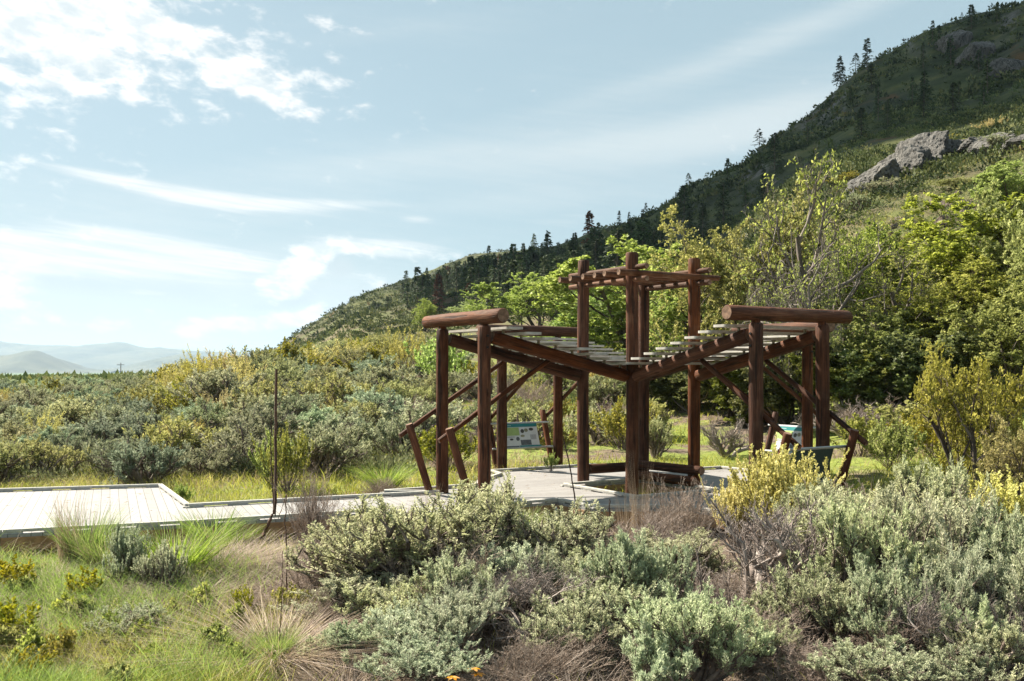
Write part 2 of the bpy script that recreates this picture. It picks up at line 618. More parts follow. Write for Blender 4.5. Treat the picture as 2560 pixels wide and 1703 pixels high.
M['lime'] = mat_leaf('lime_leaf', lime_st, .55, .5, .03, .12)
M['olive'] = mat_leaf('olive_leaf', olive_st, .58, .5, .05, .15)
M['needle'] = mat_leaf('needle', [(0, (.025, .042, .020)), (.5, (.065, .095, .042)), (1, (.13, .165, .07))], .15, .7, .03, .25)
M['rust'] = mat_leaf('rust_needle', [(0, (.06, .022, .010)), (.5, (.13, .05, .02)), (1, (.20, .09, .04))], .15, .7, .03, .2)
M['grass'] = mat_leaf('grass_blade', [(0, (.13, .155, .018)), (.4, (.28, .305, .040)), (.7, (.44, .43, .085)), (1, (.64, .56, .22))], .50, .6, .02, .05)
M['grass2'] = mat_leaf('bright_grass_blade', [(0, (.09, .15, .025)), (.5, (.22, .32, .05)), (1, (.40, .48, .13))], .50, .55, .02, .05)
M['straw'] = mat_leaf('straw_blade', [(0, (.16, .105, .065)), (.4, (.30, .215, .145)), (.75, (.43, .335, .24)), (1, (.58, .48, .36))], .30, .7, .02, .08)
M['plume'] = mat_leaf('purple_grey_twig', [(0, (.15, .11, .09)), (.4, (.29, .225, .19)), (.75, (.42, .34, .29)), (1, (.56, .47, .41))], .25, .8, .02, .10)
M['scrub'] = mat_leaf('hill_scrub', [(0, (.012, .020, .010)), (.35, (.045, .064, .022)), (.7, (.12, .14, .045)), (.9, (.21, .20, .075)), (1, (.20, .11, .045))], .2, .8, .0, .0)  # wide tone range; lit and shaded shrubs are put into the colour
M['flatscrub'] = mat_leaf('flat_scrub', [(0, (.05, .075, .025)), (.45, (.12, .15, .06)), (.8, (.20, .22, .09)), (1, (.32, .28, .10))], .3, .8, .0, .0)
M['lowsage'] = mat_leaf('low_sage_leaf', [(0, (.07, .055, .040)), (.3, (.11, .115, .06)), (.65, (.20, .22, .115)), (1, (.34, .34, .19))], .3, .8, .0, .0)  # browner sage, darkened to paint in the shadow gaps between the shrubs
M['shaded_green'] = mat_leaf('deep_green_leaf', [(0, (.04, .05, .014)), (.4, (.095, .115, .030)), (.75, (.17, .19, .055)), (1, (.28, .29, .10))], .45, .5, .04, .15)  # green leaf ramp darkened to paint the shade at the thicket's foot
M['mpale'] = mat_leaf('mid_pale_sage_leaf', [(0, (.16, .165, .06)), (.35, (.28, .29, .115)), (.7, (.39, .395, .175)), (1, (.52, .50, .26))], .4, .8, .04, .2, .1)
M['gold'] = mat_leaf('muted_gold_leaf', [(0, (.24, .21, .06)), (.35, (.43, .38, .12)), (.7, (.62, .54, .20)), (1, (.78, .68, .32))], .4, .8, .04, .15)
M['orange'] = mat_leaf('orange_petal', [(0, (.75, .28, .03)), (1, (.85, .45, .08))], .4, .5, .01, .05)
M['twig'] = mat_bark('sage_wood', (.045, .032, .026), (.14, .105, .085), (.30, .24, .20))
M['greywood'] = mat_bark('grey_dead_wood', (.11, .085, .075), (.22, .18, .16), (.36, .31, .28))
M['bark'] = mat_bark('tree_bark', (.03, .022, .017), (.085, .065, .05), (.19, .155, .125), 8)
M['deadtree'] = mat_bark('dead_branch', (.07, .055, .048), (.15, .125, .11), (.30, .26, .23), 8)
M['stalk'] = mat_bark('dark_stalk', (.022, .012, .008), (.06, .03, .02), (.11, .06, .04), 30)

# deck: pale composite boards with thin gaps, boards run across the walk
def mat_deck(name, ang, pitch=.14):
    m = bpy.data.materials.new(name)
    m.use_nodes = True
    T = NT(m.node_tree)
    o = T.n('ShaderNodeOutputMaterial')
    tc = T.n('ShaderNodeTexCoord')
    sp = T.n('ShaderNodeSeparateXYZ')
    T.link(tc.outputs['Object'], sp.inputs[0])
    q = T.math('ADD', T.math('MULTIPLY', sp.outputs[0], cos(ang)), T.math('MULTIPLY', sp.outputs[1], sin(ang)))
    q = T.math('DIVIDE', q, pitch)
    fr = T.math('FRACT', q)
    gap = T.math('LESS_THAN', fr, .07)
    idn = T.n('ShaderNodeTexWhiteNoise', noise_dimensions='1D')
    T.set(idn.inputs['W'], T.math('FLOOR', q))
    big = T.noise(tc.outputs['Object'], 1.4, 4, .6)
    fine = T.noise(tc.outputs['Object'], 24, 4, .6)
    v = T.math('ADD', T.math('ADD', T.math('MULTIPLY', idn.outputs[0], .28), T.math('MULTIPLY', big, .5)), T.math('MULTIPLY', fine, .22))
    c = T.ramp(v, [(.25, (.20, .19, .187)), (.5, (.25, .24, .236)), (.8, (.30, .29, .285))])
    c = T.mix(T.math('MULTIPLY', T.sstep(T.noise(tc.outputs['Object'], 3.1, 5, .7), .52, .70), .45), c, (.15, .135, .115))
    c = T.mix(gap, c, (.07, .065, .06))
    p = T.n('ShaderNodeBsdfPrincipled')
    T.set(p.inputs['Base Color'], c)
    p.inputs['Roughness'].default_value = .6
    b = T.n('ShaderNodeBump')
    b.inputs['Strength'].default_value = .4
    b.inputs['Distance'].default_value = .01
    T.set(b.inputs['Height'], T.math('SUBTRACT', T.math('MULTIPLY', fine, .3), gap))
    T.link(b.outputs[0], p.inputs['Normal'])
    T.link(p.outputs[0], o.inputs[0])
    return m


# ------------------------------------------------------------------ terrain
KP = np.array([-600, 0, 400, 650, 850, 1100, 1400, 1700, 2000, 2300, 2600, 3400], float)
KR = np.array([18, 32, 50, 75, 110, 160, 230, 330, 450, 620, 900, 1400, 2200, 4000], float)
KZ = np.array([
    [0, 0, 0, 0, .1, .1, 0, -1, -2, -3, -6, -10, -14, -20],
    [0, 0, .1, .3, .3, .2, 0, -1, -2, -4, -6, -10, -14, -20],
    [0, .1, .3, .8, .9, .7, .5, 0, -1, -3, -5, -8, -14, -20],
    [0, .3, .9, 2.2, 3.0, 3.6, 5, 8, 12, 15, 19, 23, -10, -20],
    [0, .4, 1.2, 2.6, 4.5, 7, 13, 22, 25, 36, 57, 40, -10, -20],
    [0, .4, 1.3, 3.0, 5.5, 10, 18, 30, 48, 70, 84, 50, 0, -20],
    [0, .4, 1.4, 3.5, 8, 17, 32, 52, 71, 84, 75, 50, 0, -20],
    [0, .4, 2.0, 6, 14, 26, 46, 70, 87, 88, 80, 50, 0, -20],
    [0, .5, 4, 14.5, 23, 34, 55, 84, 105, 100, 90, 50, 0, -20],
    [0, 1.0, 6, 16.5, 25.5, 41, 66, 112, 118, 110, 90, 50, 0, -20],
    [0, 1.2, 7, 18.5, 28.5, 46, 78, 125, 128, 115, 90, 50, 0, -20],
    [0, 1.8, 8, 21, 36, 60, 98, 150, 150, 130, 90, 50, 0, -20]])
gp = np.linspace(-1000, 3800, 481)
GT = np.stack([np.interp(gp, KP, KZ[:, j]) for j in range(len(KR))], 1)
ker = np.hanning(19)
ker /= ker.sum()
GT = np.stack([np.convolve(np.pad(GT[:, j], 9, mode='edge'), ker, 'valid') for j in range(len(KR))], 1)


def vnoise(x, y, seed):
    """cheap smooth value noise"""
    xi, yi = np.floor(x).astype(np.int64), np.floor(y).astype(np.int64)
    fx, fy = x - xi, y - yi
    fx = fx * fx * (3 - 2 * fx)
    fy = fy * fy * (3 - 2 * fy)

    def h(a, b):
        v = (a * 374761393 + b * 668265263 + seed * 1442695041) & 0xffffffff
        v = ((v ^ (v >> 13)) * 1274126177) & 0xffffffff
        return ((v ^ (v >> 16)) & 0xffff) / 65535.0
    return (h(xi, yi) * (1 - fx) + h(xi + 1, yi) * fx) * (1 - fy) + (h(xi, yi + 1) * (1 - fx) + h(xi + 1, yi + 1) * fx) * fy


def fbm(x, y, seed, o=4):
    r = 0
    a = 1
    t = 0
    for i in range(o):
        r = r + a * (vnoise(x, y, seed + i) - .5)
        t += a
        a *= .5
        x = x * 2.03
        y = y * 2.03
    return r / t * 2


RIDGE_K = None


def ground(X, Y):
    X = np.asarray(X, float)
    Y = np.asarray(Y, float)
    r = np.hypot(X, Y)
    a = np.arctan2(X, Y)
    px = 1280 + F * np.tan(np.clip(a, -.72, .72))
    px = np.clip(px, -990, 3790)
    # tall ground fades out behind the viewer
    fade = np.clip((2.2 - np.abs(a)) / 1.2, 0, 1)
    u = (px - gp[0]) / (gp[1] - gp[0])
    i = np.clip(u.astype(int), 0, len(gp) - 2)
    fu = u - i
    lr = np.interp(np.log(np.maximum(r, 1)), np.log(KR), np.arange(len(KR)))
    j = np.clip(lr.astype(int), 0, len(KR) - 2)
    fr = lr - j
    fr = fr * fr * (3 - 2 * fr) * .35 + fr * .65
    z = (GT[i, j] * (1 - fr) + GT[i, j + 1] * fr) * (1 - fu) + (GT[i + 1, j] * (1 - fr) + GT[i + 1, j + 1] * fr) * fu
    z = z * fade
    if RIDGE_K is not None:
        z = z * (1 + (np.interp(px, RIDGE_K[0], RIDGE_K[1]) - 1) * np.clip((r - 75) / 90, 0, 1))
    hill = np.clip(z / 14, 0, 1)
    z = z + fbm(X / 46, Y / 46, 3, 5) * 5.5 * hill * np.clip(r / 220, .2, 1.2)
    z = z + (1 - np.abs(fbm(X / 15, Y / 19, 9, 4))) * 2.2 * hill * np.clip((z - 15) / 25, 0, 1)
    z = z + fbm(X / 2.6, Y / 2.6, 21, 3) * .09 + fbm(X / 11, Y / 11, 23, 2) * .12 * np.clip((r - 25) / 25, 0, 1)
    # gentle rise of the knoll, nearer than the ridge
    kx, ky = 350 * (840 - 1280) / F, 345
    z = z + 5.0 * np.exp(-((X - kx) / 26) ** 2 - ((Y - ky) / 60) ** 2)
    return z


RT = np.array([(560, 905), (640, 880), (700, 860), (760, 818), (827, 776), (912, 729), (1018, 695), (1103, 657), (1188, 627), (1251, 623), (1315, 619), (1379, 610), (1421, 598), (1485, 572), (1548, 555), (1612, 534),
               (1676, 500), (1738, 455), (1772, 438), (1858, 402), (1921, 350), (2002, 298), (2059, 247), (2117, 195), (2174, 152), (2231, 120), (2317, 69), (2403, 40), (2518, 9), (2700, -30), (3000, -80)], float)
for _it in range(3):
    kp_ = np.linspace(600, 3000, 121)
    kk = []
    for p_ in kp_:
        rs_ = np.linspace(150, 1000, 350)
        z_ = ground((p_ - 1280) / F * rs_, rs_)
        e_ = ((z_ - CAMZ) / rs_).max()
        t_ = (HY - np.interp(p_, RT[:, 0], RT[:, 1]) - 6) / F
        kk.append(np.clip(t_ / max(e_, .01), .4, 1.6))
    kk = np.convolve(np.pad(np.array(kk), 1, mode='edge'), [.25, .5, .25], 'valid')
    if RIDGE_K is None:
        RIDGE_K = (kp_, kk)
    else:
        RIDGE_K = (kp_, RIDGE_K[1] * kk)


def gz(x, y):
    return float(ground(np.array([x]), np.array([y]))[0])


def at(px, r, dz=0.0):
    """ground point seen in photo column px at forward depth r"""
    x = (px - 1280) / F * r
    return (x, r, gz(x, r) + dz)


def mat_ground():
    m = bpy.data.materials.new('ground_soil_and_grass')
    m.use_nodes = True
    T = NT(m.node_tree)
    o = T.n('ShaderNodeOutputMaterial')
    ge = T.n('ShaderNodeNewGeometry')
    pos = ge.outputs['Position']
    sp = T.n('ShaderNodeSeparateXYZ')
    T.link(pos, sp.inputs[0])
    sn = T.n('ShaderNodeSeparateXYZ')
    T.link(ge.outputs['Normal'], sn.inputs[0])
    a = T.noise(pos, .45, 4, .6)
    b = T.noise(pos, 5.0, 5, .65)
    c = T.noise(pos, .022, 5, .6)
    d = T.noise(pos, .12, 5, .65)
    dirt = T.ramp(b, [(.3, (.06, .044, .034)), (.5, (.13, .097, .074)), (.7, (.23, .18, .14))])
    grs = T.ramp(b, [(.3, (.09, .12, .025)), (.55, (.19, .23, .05)), (.8, (.31, .32, .10))])
    near = T.mix(T.math('MULTIPLY', T.sstep(a, .40, .56), T.math('MAXIMUM', T.sstep(sp.outputs[0], -1.2, -2.6), T.sstep(sp.outputs[1], 15.0, 19.0))), dirt, grs)
    hillg = T.ramp(d, [(.30, (.020, .028, .010)), (.45, (.042, .052, .017)), (.60, (.080, .085, .028)), (.76, (.15, .13, .05))])
    dark = T.ramp(d, [(.3, (.018, .024, .013)), (.6, (.045, .050, .026)), (.8, (.08, .075, .045))])
    # open grassy shoulders high up and to the left, dark scrub between
    m1 = T.sstep(T.math('ADD', c, T.math('MULTIPLY', sp.outputs[2], .0009)), .47, .60)
    hill = T.mix(m1, dark, hillg)
    rust = T.sstep(T.noise(pos, .05, 4, .6, .5), .60, .70)
    hill = T.mix(T.math('MULTIPLY', rust, .55), hill, (.13, .058, .022))
    rock = T.ramp(T.noise(pos, .9, 6, .7, .5), [(.3, (.05, .046, .044)), (.55, (.14, .13, .125)), (.8, (.26, .24, .225))])
    rk = T.math('MULTIPLY', T.sstep(sn.outputs[2], .84, .70), T.sstep(d, .42, .56))
    hill = T.mix(rk, hill, rock)
    mid = T.mix(T.sstep(d, .40, .60), (.13, .105, .065), (.10, .115, .038))
    h1 = T.sstep(sp.outputs[2], 1.5, 6.0)
    h2 = T.sstep(sp.outputs[2], 8.0, 22.0)
    col = T.mix(h1, near, mid)
    col = T.mix(h2, col, hill)
    dist = T.sstep(sp.outputs[1], 300, 1500)
    flat = T.math('MULTIPLY', dist, T.math('SUBTRACT', 1.0, T.sstep(sp.outputs[2], -2, 4)))
    col = T.mix(flat, col, (.10, .15, .07))
    p = T.n('ShaderNodeBsdfPrincipled')
    T.set(p.inputs['Base Color'], col)
    p.inputs['Roughness'].default_value = .95
    p.inputs['Specular IOR Level'].default_value = .15
    bp = T.n('ShaderNodeBump')
    bp.inputs['Strength'].default_value = .8
    bp.inputs['Distance'].default_value = .15
    T.set(bp.inputs['Height'], T.math('ADD', b, T.math('MULTIPLY', d, 3)))
    T.link(bp.outputs[0], p.inputs['Normal'])
    T.link(p.outputs[0], o.inputs[0])
    return m


A1 = np.linspace(-.60, .60, 520)
A2 = np.concatenate([np.linspace(.62, pi, 60), np.linspace(-pi, -.62, 60)[1:]])
AZ = np.concatenate([A1, A2])
RR = np.concatenate([[0.0], np.geomspace(1.2, 1200, 460), np.geomspace(1250, 14000, 40)])
ag, rg = np.meshgrid(AZ, RR, indexing='ij')
gx, gy = rg * np.sin(ag), rg * np.cos(ag)
gzv = ground(gx, gy)
na, nr = gx.shape
Vt = np.stack([gx, gy, gzv], -1).reshape(-1, 3)
ii = np.arange(na)[:, None]
jj = np.arange(nr - 1)[None, :]
i2 = (ii + 1) % na
ft = np.stack([ii * nr + jj, ii * nr + jj + 1, i2 * nr + jj + 1, i2 * nr + jj], -1).reshape(-1, 4)
gme = mesh_np('ground', [(Vt, ft)], smooth=True)
gro = obj('ground', gme, mat_ground())
props(gro, kind='structure')

# far hills across the valley -------------------------------------------------
M['farhill'] = bpy.data.materials.new('far_hill')
M['farhill'].use_nodes = True
T = NT(M['farhill'].node_tree)
o_ = T.n('ShaderNodeOutputMaterial')
ge = T.n('ShaderNodeNewGeometry')
nn = T.noise(ge.outputs['Position'], .004, 6, .65)
p_ = T.n('ShaderNodeBsdfPrincipled')
T.set(p_.inputs['Base Color'], T.ramp(nn, [(.35, (.02, .032, .02)), (.5, (.045, .055, .03)), (.7, (.09, .09, .05))]))
p_.inputs['Roughness'].default_value = 1
T.link(p_.outputs[0], o_.inputs[0])


def far_hill(name, dist, pts, depth, seed, rough):
    xs = np.linspace(pts[0][0], pts[-1][0], 260)
    ys = np.interp(xs, [p[0] for p in pts], [p[1] for p in pts])
    ys = np.convolve(np.pad(ys, 6, mode='edge'), np.hanning(13) / np.hanning(13).sum(), 'valid')
    X = (xs - 1280) / F * dist
    Z = (HY - ys) / F * dist + CAMZ
    t = np.linspace(-1, 1, 41)
    V = []
    for tt in t:
        prof = (1 - abs(tt)) ** .8
        z = -25 + (Z + 25) * prof + fbm(X / 420, np.full_like(X, tt * depth / 420), seed, 5) * rough * (.25 + .75 * (1 - prof)) * (1 - abs(tt))
        V.append(np.stack([X * (1 + tt * depth / dist * .5), np.full_like(X, dist + tt * depth), z], -1))
    V = np.array(V)
    n, m_ = V.shape[:2]
    a = np.arange(n - 1)[:, None] * m_
    b = np.arange(m_ - 1)[None, :]
    f = np.stack([a + b, a + b + 1, a + m_ + b + 1, a + m_ + b], -1).reshape(-1, 4)
    o = obj(name, mesh_np(name, [(V.reshape(-1, 3), f)], smooth=True), M['farhill'])
    props(o, kind='structure')


far_hill('hills', 9500, [(-900, 905), (-500, 862), (-200, 850), (0, 855), (120, 860), (280, 859), (420, 868), (520, 874), (700, 880), (900, 905), (1100, 935)], 1400, 5, 160)
far_hill('hills', 5200, [(-500, 930), (-300, 905), (-100, 890), (20, 888), (93, 876), (140, 893), (190, 921), (260, 932)], 700, 8, 90)
far_hill('hills', 6800, [(150, 938), (300, 920), (360, 903), (467, 886), (540, 892), (640, 905), (800, 940)], 800, 12, 100)

# ------------------------------------------------------------------ pavilion
ANG = radians(31.5)
UX, UY = cos(ANG), sin(ANG)
FX, FY = 2.322, 19.33
DZ = .35            # deck top above the ground
HW = 1.6            # tower side
HL = 3.30           # wing length


def W(u, v, z=0.0):
    return Vector((FX + UX * u - UY * v, FY + UY * u + UX * v, DZ + z))


def log_mesh(L, r, seed, r1=None, wob=.035, bev=.02, sides=20):
    g = np.random.default_rng(seed)
    r1 = r if r1 is None else r1
    k = max(6, int(L / .22))
    zs = np.concatenate([[0, bev], np.linspace(bev, L - bev, k)[1:-1], [L - bev, L]])
    rad = np.concatenate([[r - bev * .8], r + (r1 - r) * np.linspace(0, 1, len(zs) - 2), [r1 - bev * .8]])
    th = np.arange(sides) * 2 * pi / sides
    lob = 1 + wob * .6 * np.sin(2 * th + g.random() * 6) + wob * .5 * np.sin(3 * th + g.random() * 6) + wob * .3 * np.sin(7 * th + g.random() * 6)
    wv = 1 + wob * np.convolve(g.normal(0, 1, len(zs) + 4), np.ones(5) / 5, 'valid')
    bx, by = g.normal(0, .004 * L / 3), g.normal(0, .004 * L / 3)
    V = []
    for i, z in enumerate(zs):
        q = rad[i] * wv[i] * (lob + g.normal(0, .006, sides))
        bend = sin(pi * z / L)
        V.append(np.stack([q * np.cos(th) + bx * bend, q * np.sin(th) + by * bend, np.full(sides, z)], 1))
    V = np.concatenate(V)
    n = len(zs)
    i = np.arange(n - 1)[:, None] * sides
    q = np.arange(sides)[None, :]
    q2 = (q + 1) % sides
    f = np.stack([i + q, i + q2, i + sides + q2, i + sides + q], -1).reshape(-1, 4)
    c0 = np.concatenate([V[:sides], [[0, 0, .004]]])
    c1 = np.concatenate([V[-sides:], [[0, 0, L - .004]]])
    t0 = np.stack([np.full(sides, sides), (np.arange(sides) + 1) % sides, np.arange(sides)], 1)
    t1 = np.stack([np.full(sides, sides), np.arange(sides), (np.arange(sides) + 1) % sides], 1)
    me = mesh_np('log', [(V, f, None, 0), (c0, t0, None, 1), (c1, t1, None, 1)])
    me.polygons.foreach_set('use_smooth', np.concatenate([np.ones(len(f), bool), np.zeros(2 * sides, bool)]))
    return me


_ls = [100]


def log(parent, name, p0, p1, r, r1=None, mat='log', **kw):
    p0, p1 = Vector(p0), Vector(p1)
    d = p1 - p0
    _ls[0] += 1
    me = log_mesh(d.length, r, _ls[0], r1, **kw)
    o = obj(name, me, [M[mat], M['end']], parent)
    o.location = p0 - (Vector(parent.location) if parent else Vector((0, 0, 0)))
    o.rotation_euler = d.to_track_quat('Z', 'Y').to_euler()
    return o


def box_geo(sx, sy, sz, bev=0.006, c=(0, 0, 0)):
    """bevelled box centred in x, y and z"""
    x, y, z = sx / 2, sy / 2, sz / 2
    b = min(bev, x * .5, y * .5, z * .5)
    import bmesh
    bm = bmesh.new()
    r = bmesh.ops.create_cube(bm, size=1)
    bmesh.ops.scale(bm, vec=(sx, sy, sz), verts=bm.verts)
    if b > 0:
        bmesh.ops.bevel(bm, geom=bm.edges[:], offset=b, segments=1, affect='EDGES')
    bmesh.ops.translate(bm, vec=c, verts=bm.verts)
    return bm


def box_mesh(boxes, rounds=False):
    """boxes: list of (sx,sy,sz,cx,cy,cz[,bev])"""
    import bmesh
    me = bpy.data.meshes.new('box')
    acc = bmesh.new()
    for b in boxes:
        t = box_geo(b[0], b[1], b[2], b[6] if len(b) > 6 else .006, b[3:6])
        tmp = bpy.data.meshes.new('t')
        t.to_mesh(tmp)
        t.free()
        acc.from_mesh(tmp)
        bpy.data.meshes.remove(tmp)
    acc.to_mesh(me)
    acc.free()
    return me


def orient(o, parent, p, xdir, ydir=None, up=Vector((0, 0, 1))):
    x = Vector(xdir).normalized()
    z = Vector(up).normalized()
    y = z.cross(x).normalized()
    z = x.cross(y).normalized()
    mt = Matrix((x, y, z)).transposed()
    o.rotation_euler = mt.to_euler()
    o.location = Vector(p) - (Vector(parent.location) if parent else Vector((0, 0, 0)))


PAV = thing('log_pavilion', 'reddish brown round-log shelter with four sloping wings of pale boards around a tall central tower', 'pavilion', W(.8, .8, -DZ))
R_ = .120
PR = .118
TOWER = [(0, 0, 4.62, -.35), (0, HW, 4.62, -.35), (HW, HW, 4.40, -.35), (HW, 0, 4.60, -.35)]
for (u, v, h, b) in TOWER:
    log(PAV, 'tower_post', W(u, v, b), W(u + random.uniform(-.01, .01), v, h), R_ * 1.02, R_ * .98, bev=.025)

# trellis on top of the tower: two pairs of rails clamp six cross logs
for i in range(6):
    v = -.19 + i * .395
    log(PAV, 'trellis_log', W(-.48 + random.uniform(-.03, .03), v, 4.205), W(HW + .47 + random.uniform(-.03, .03), v, 4.205), .062, .056, 'log_roof', sides=14, bev=.008)
for (u, z) in ((0, 4.325), (0, 4.083), (HW, 4.325), (HW, 4.083)):
    log(PAV, 'trellis_rail', W(u, -.47, z), W(u, HW + .48, z), .055, .056, 'log_roof', sides=14, bev=.008)


def wing(u0, v0, ax, side, panel=None, label=None):
    """u0, v0: tower corner; ax: outward unit vector in (u, v); side: unit vector to the wing's other tower post"""
    def Q(t, s, z):       # t outwards, s sideways
        return W(u0 + ax[0] * t + side[0] * s, v0 + ax[1] * t + side[1] * s, z)
    for s in (0, HW):
        p = log(PAV, 'post', Q(HL, s, -.75), Q(HL, s, 3.12), PR * 1.04, PR, bev=.03)
        neck = obj('post_neck', log_mesh(.11, .085, 9, .08, sides=14, bev=.005), [M['log'], M['end']], p)
        neck.location = (0, 0, 3.12 + .75 - .02)
        # sloping beam between the tower post and the outer post
        zi, zo = 2.19, 2.96
        t0, t1 = R_ + .012, HL - PR - .03
        b = log(PAV, 'sloping_beam', Q(t0, s, zi + (zo - zi) * t0 / HL), Q(t1, s, zi + (zo - zi) * t1 / HL), .122, .118, bev=.02)
        for zz in (zo - .02, zi + .55):
            bo = obj('bolt', log_mesh(.035, .022, 5, sides=8, bev=.004), [M['bolt'], M['bolt']], p)
            dv = (Q(0, 1, 0) - Q(0, 0, 0)) * (-1 if s == 0 else 1)
            bo.location = Vector((0, 0, zz + .75)) + p.rotation_euler.to_matrix().inverted() @ (dv.normalized() * (PR - .012))
            bo.rotation_euler = (p.rotation_euler.to_matrix().inverted() @ dv).to_track_quat('Z', 'Y').to_euler()
        # leaning prop, and the brace that ties it to the beam
        sg = -1 if s == 0 else 1
        off = s + (.0)
        log(PAV, 'leaning_prop', Q(HL + .16, off, -.30), Q(HL + .70, off, 1.33), .068, .072, bev=.012, sides=14)
        log(PAV, 'brace', Q(HL + .84, s + .118, 1.10), Q(HL * .56, s + .118, 2.52), .046, .046, sides=12, bev=.008)
    log(PAV, 'ridge_log', Q(HL, -.66, 3.275), Q(HL, HW + .66, 3.275), .128, .122, bev=.02)
    # stepped boards
    nb = 8
    slope = (2.96 - 2.19) / HL
    for i in range(nb):
        t = .28 + i * .375
        zb = 2.19 + slope * t + .122 / cos(math.atan(slope)) + .085
        tw = .345
        me = board_mesh(HW + 2 * .44 + random.uniform(-.03, .03), tw, .042)
        o = obj('roof_board', me, M['board'], PAV)
        c = Q(t, HW / 2, zb)
        sd_ = (Q(0, 1, 0) - Q(0, 0, 0))
        orient(o, PAV, c, sd_)
        for s in (-HW / 2, HW / 2):
            k = obj('bracket', box_mesh([(.045, .035, .09, s, 0, -.062, .004), (.09, .05, .012, s, 0, -.023, .003)]), M['bracket'], o)
        for s in (-HW / 2, HW / 2):
            pass
    return Q


def board_mesh(L, wd, th):
    """flat board with rounded corners"""
    import bmesh
    bm = bmesh.new()
    pts = []
    r = .06
    for cx, cy, a0 in ((L/2-r, wd/2-r, 0), (-L/2+r, wd/2-r, 90), (-L/2+r, -wd/2+r, 180), (L/2-r, -wd/2+r, 270)):
        for k in range(4):
            a = radians(a0 + k * 30)
            pts.append((cx + r * cos(a), cy + r * sin(a)))
    lo = [bm.verts.new((x, y, -th/2)) for x, y in pts]
    hi = [bm.verts.new((x, y, th/2)) for x, y in pts]
    bm.faces.new(hi)
    bm.faces.new(lo[::-1])
    n = len(pts)
    for i in range(n):
        bm.faces.new((lo[i], lo[(i+1) % n], hi[(i+1) % n], hi[i]))
    me = bpy.data.meshes.new('board')
    bm.to_mesh(me)
    bm.free()
    return me


QL = wing(0, 0, (-1, 0), (0, 1))           # left wing
QR = wing(0, 0, (0, -1), (1, 0))           # right wing
QBL = wing(0, HW, (0, 1), (1, 0))          # far left wing
QBR = wing(HW, 0, (1, 0), (0, 1))          # far right wing
# low log seats between the rear tower posts
log(PAV, 'seat_log', W(.12, HW - .02, .27), W(HW - .12, HW - .02, .27), .105, .10, bev=.02, sides=16)
log(PAV, 'seat_log', W(HW - .30, HW - .05, .33), W(HW - .10, -.35, .33), .095, .095, bev=.02, sides=16)
log(PAV, 'seat_log', W(HW - .48, HW - .25, .13), W(HW - .36, -.42, .13), .095, .10, bev=.02, sides=16)

# ------------------------------------------------------------------ information panels on the leaning props
M['teal'] = mat_plain('panel_teal', (.01, .19, .20), .35, 0, .05, 5, 0)
M['pwhite'] = mat_plain('panel_white', (.60, .63, .64), .18, 0, .08, 3, 0)
M['pgreen'] = mat_plain('panel_green', (.30, .42, .14), .35, 0, .15, 5, 0)
M['pgrey'] = mat_plain('panel_picture_grey', (.10, .11, .12), .35, 0, .5, 25, 0)
M['pdark'] = mat_plain('panel_picture_dark', (.05, .045, .035), .35, 0, .5, 40, 0)
M['ppic'] = mat_plain('panel_picture_olive', (.22, .22, .13), .35, 0, .6, 30, 0)
M['ptext'] = mat_plain('panel_text', (.40, .55, .58), .35, 0, .2, 60, 0)


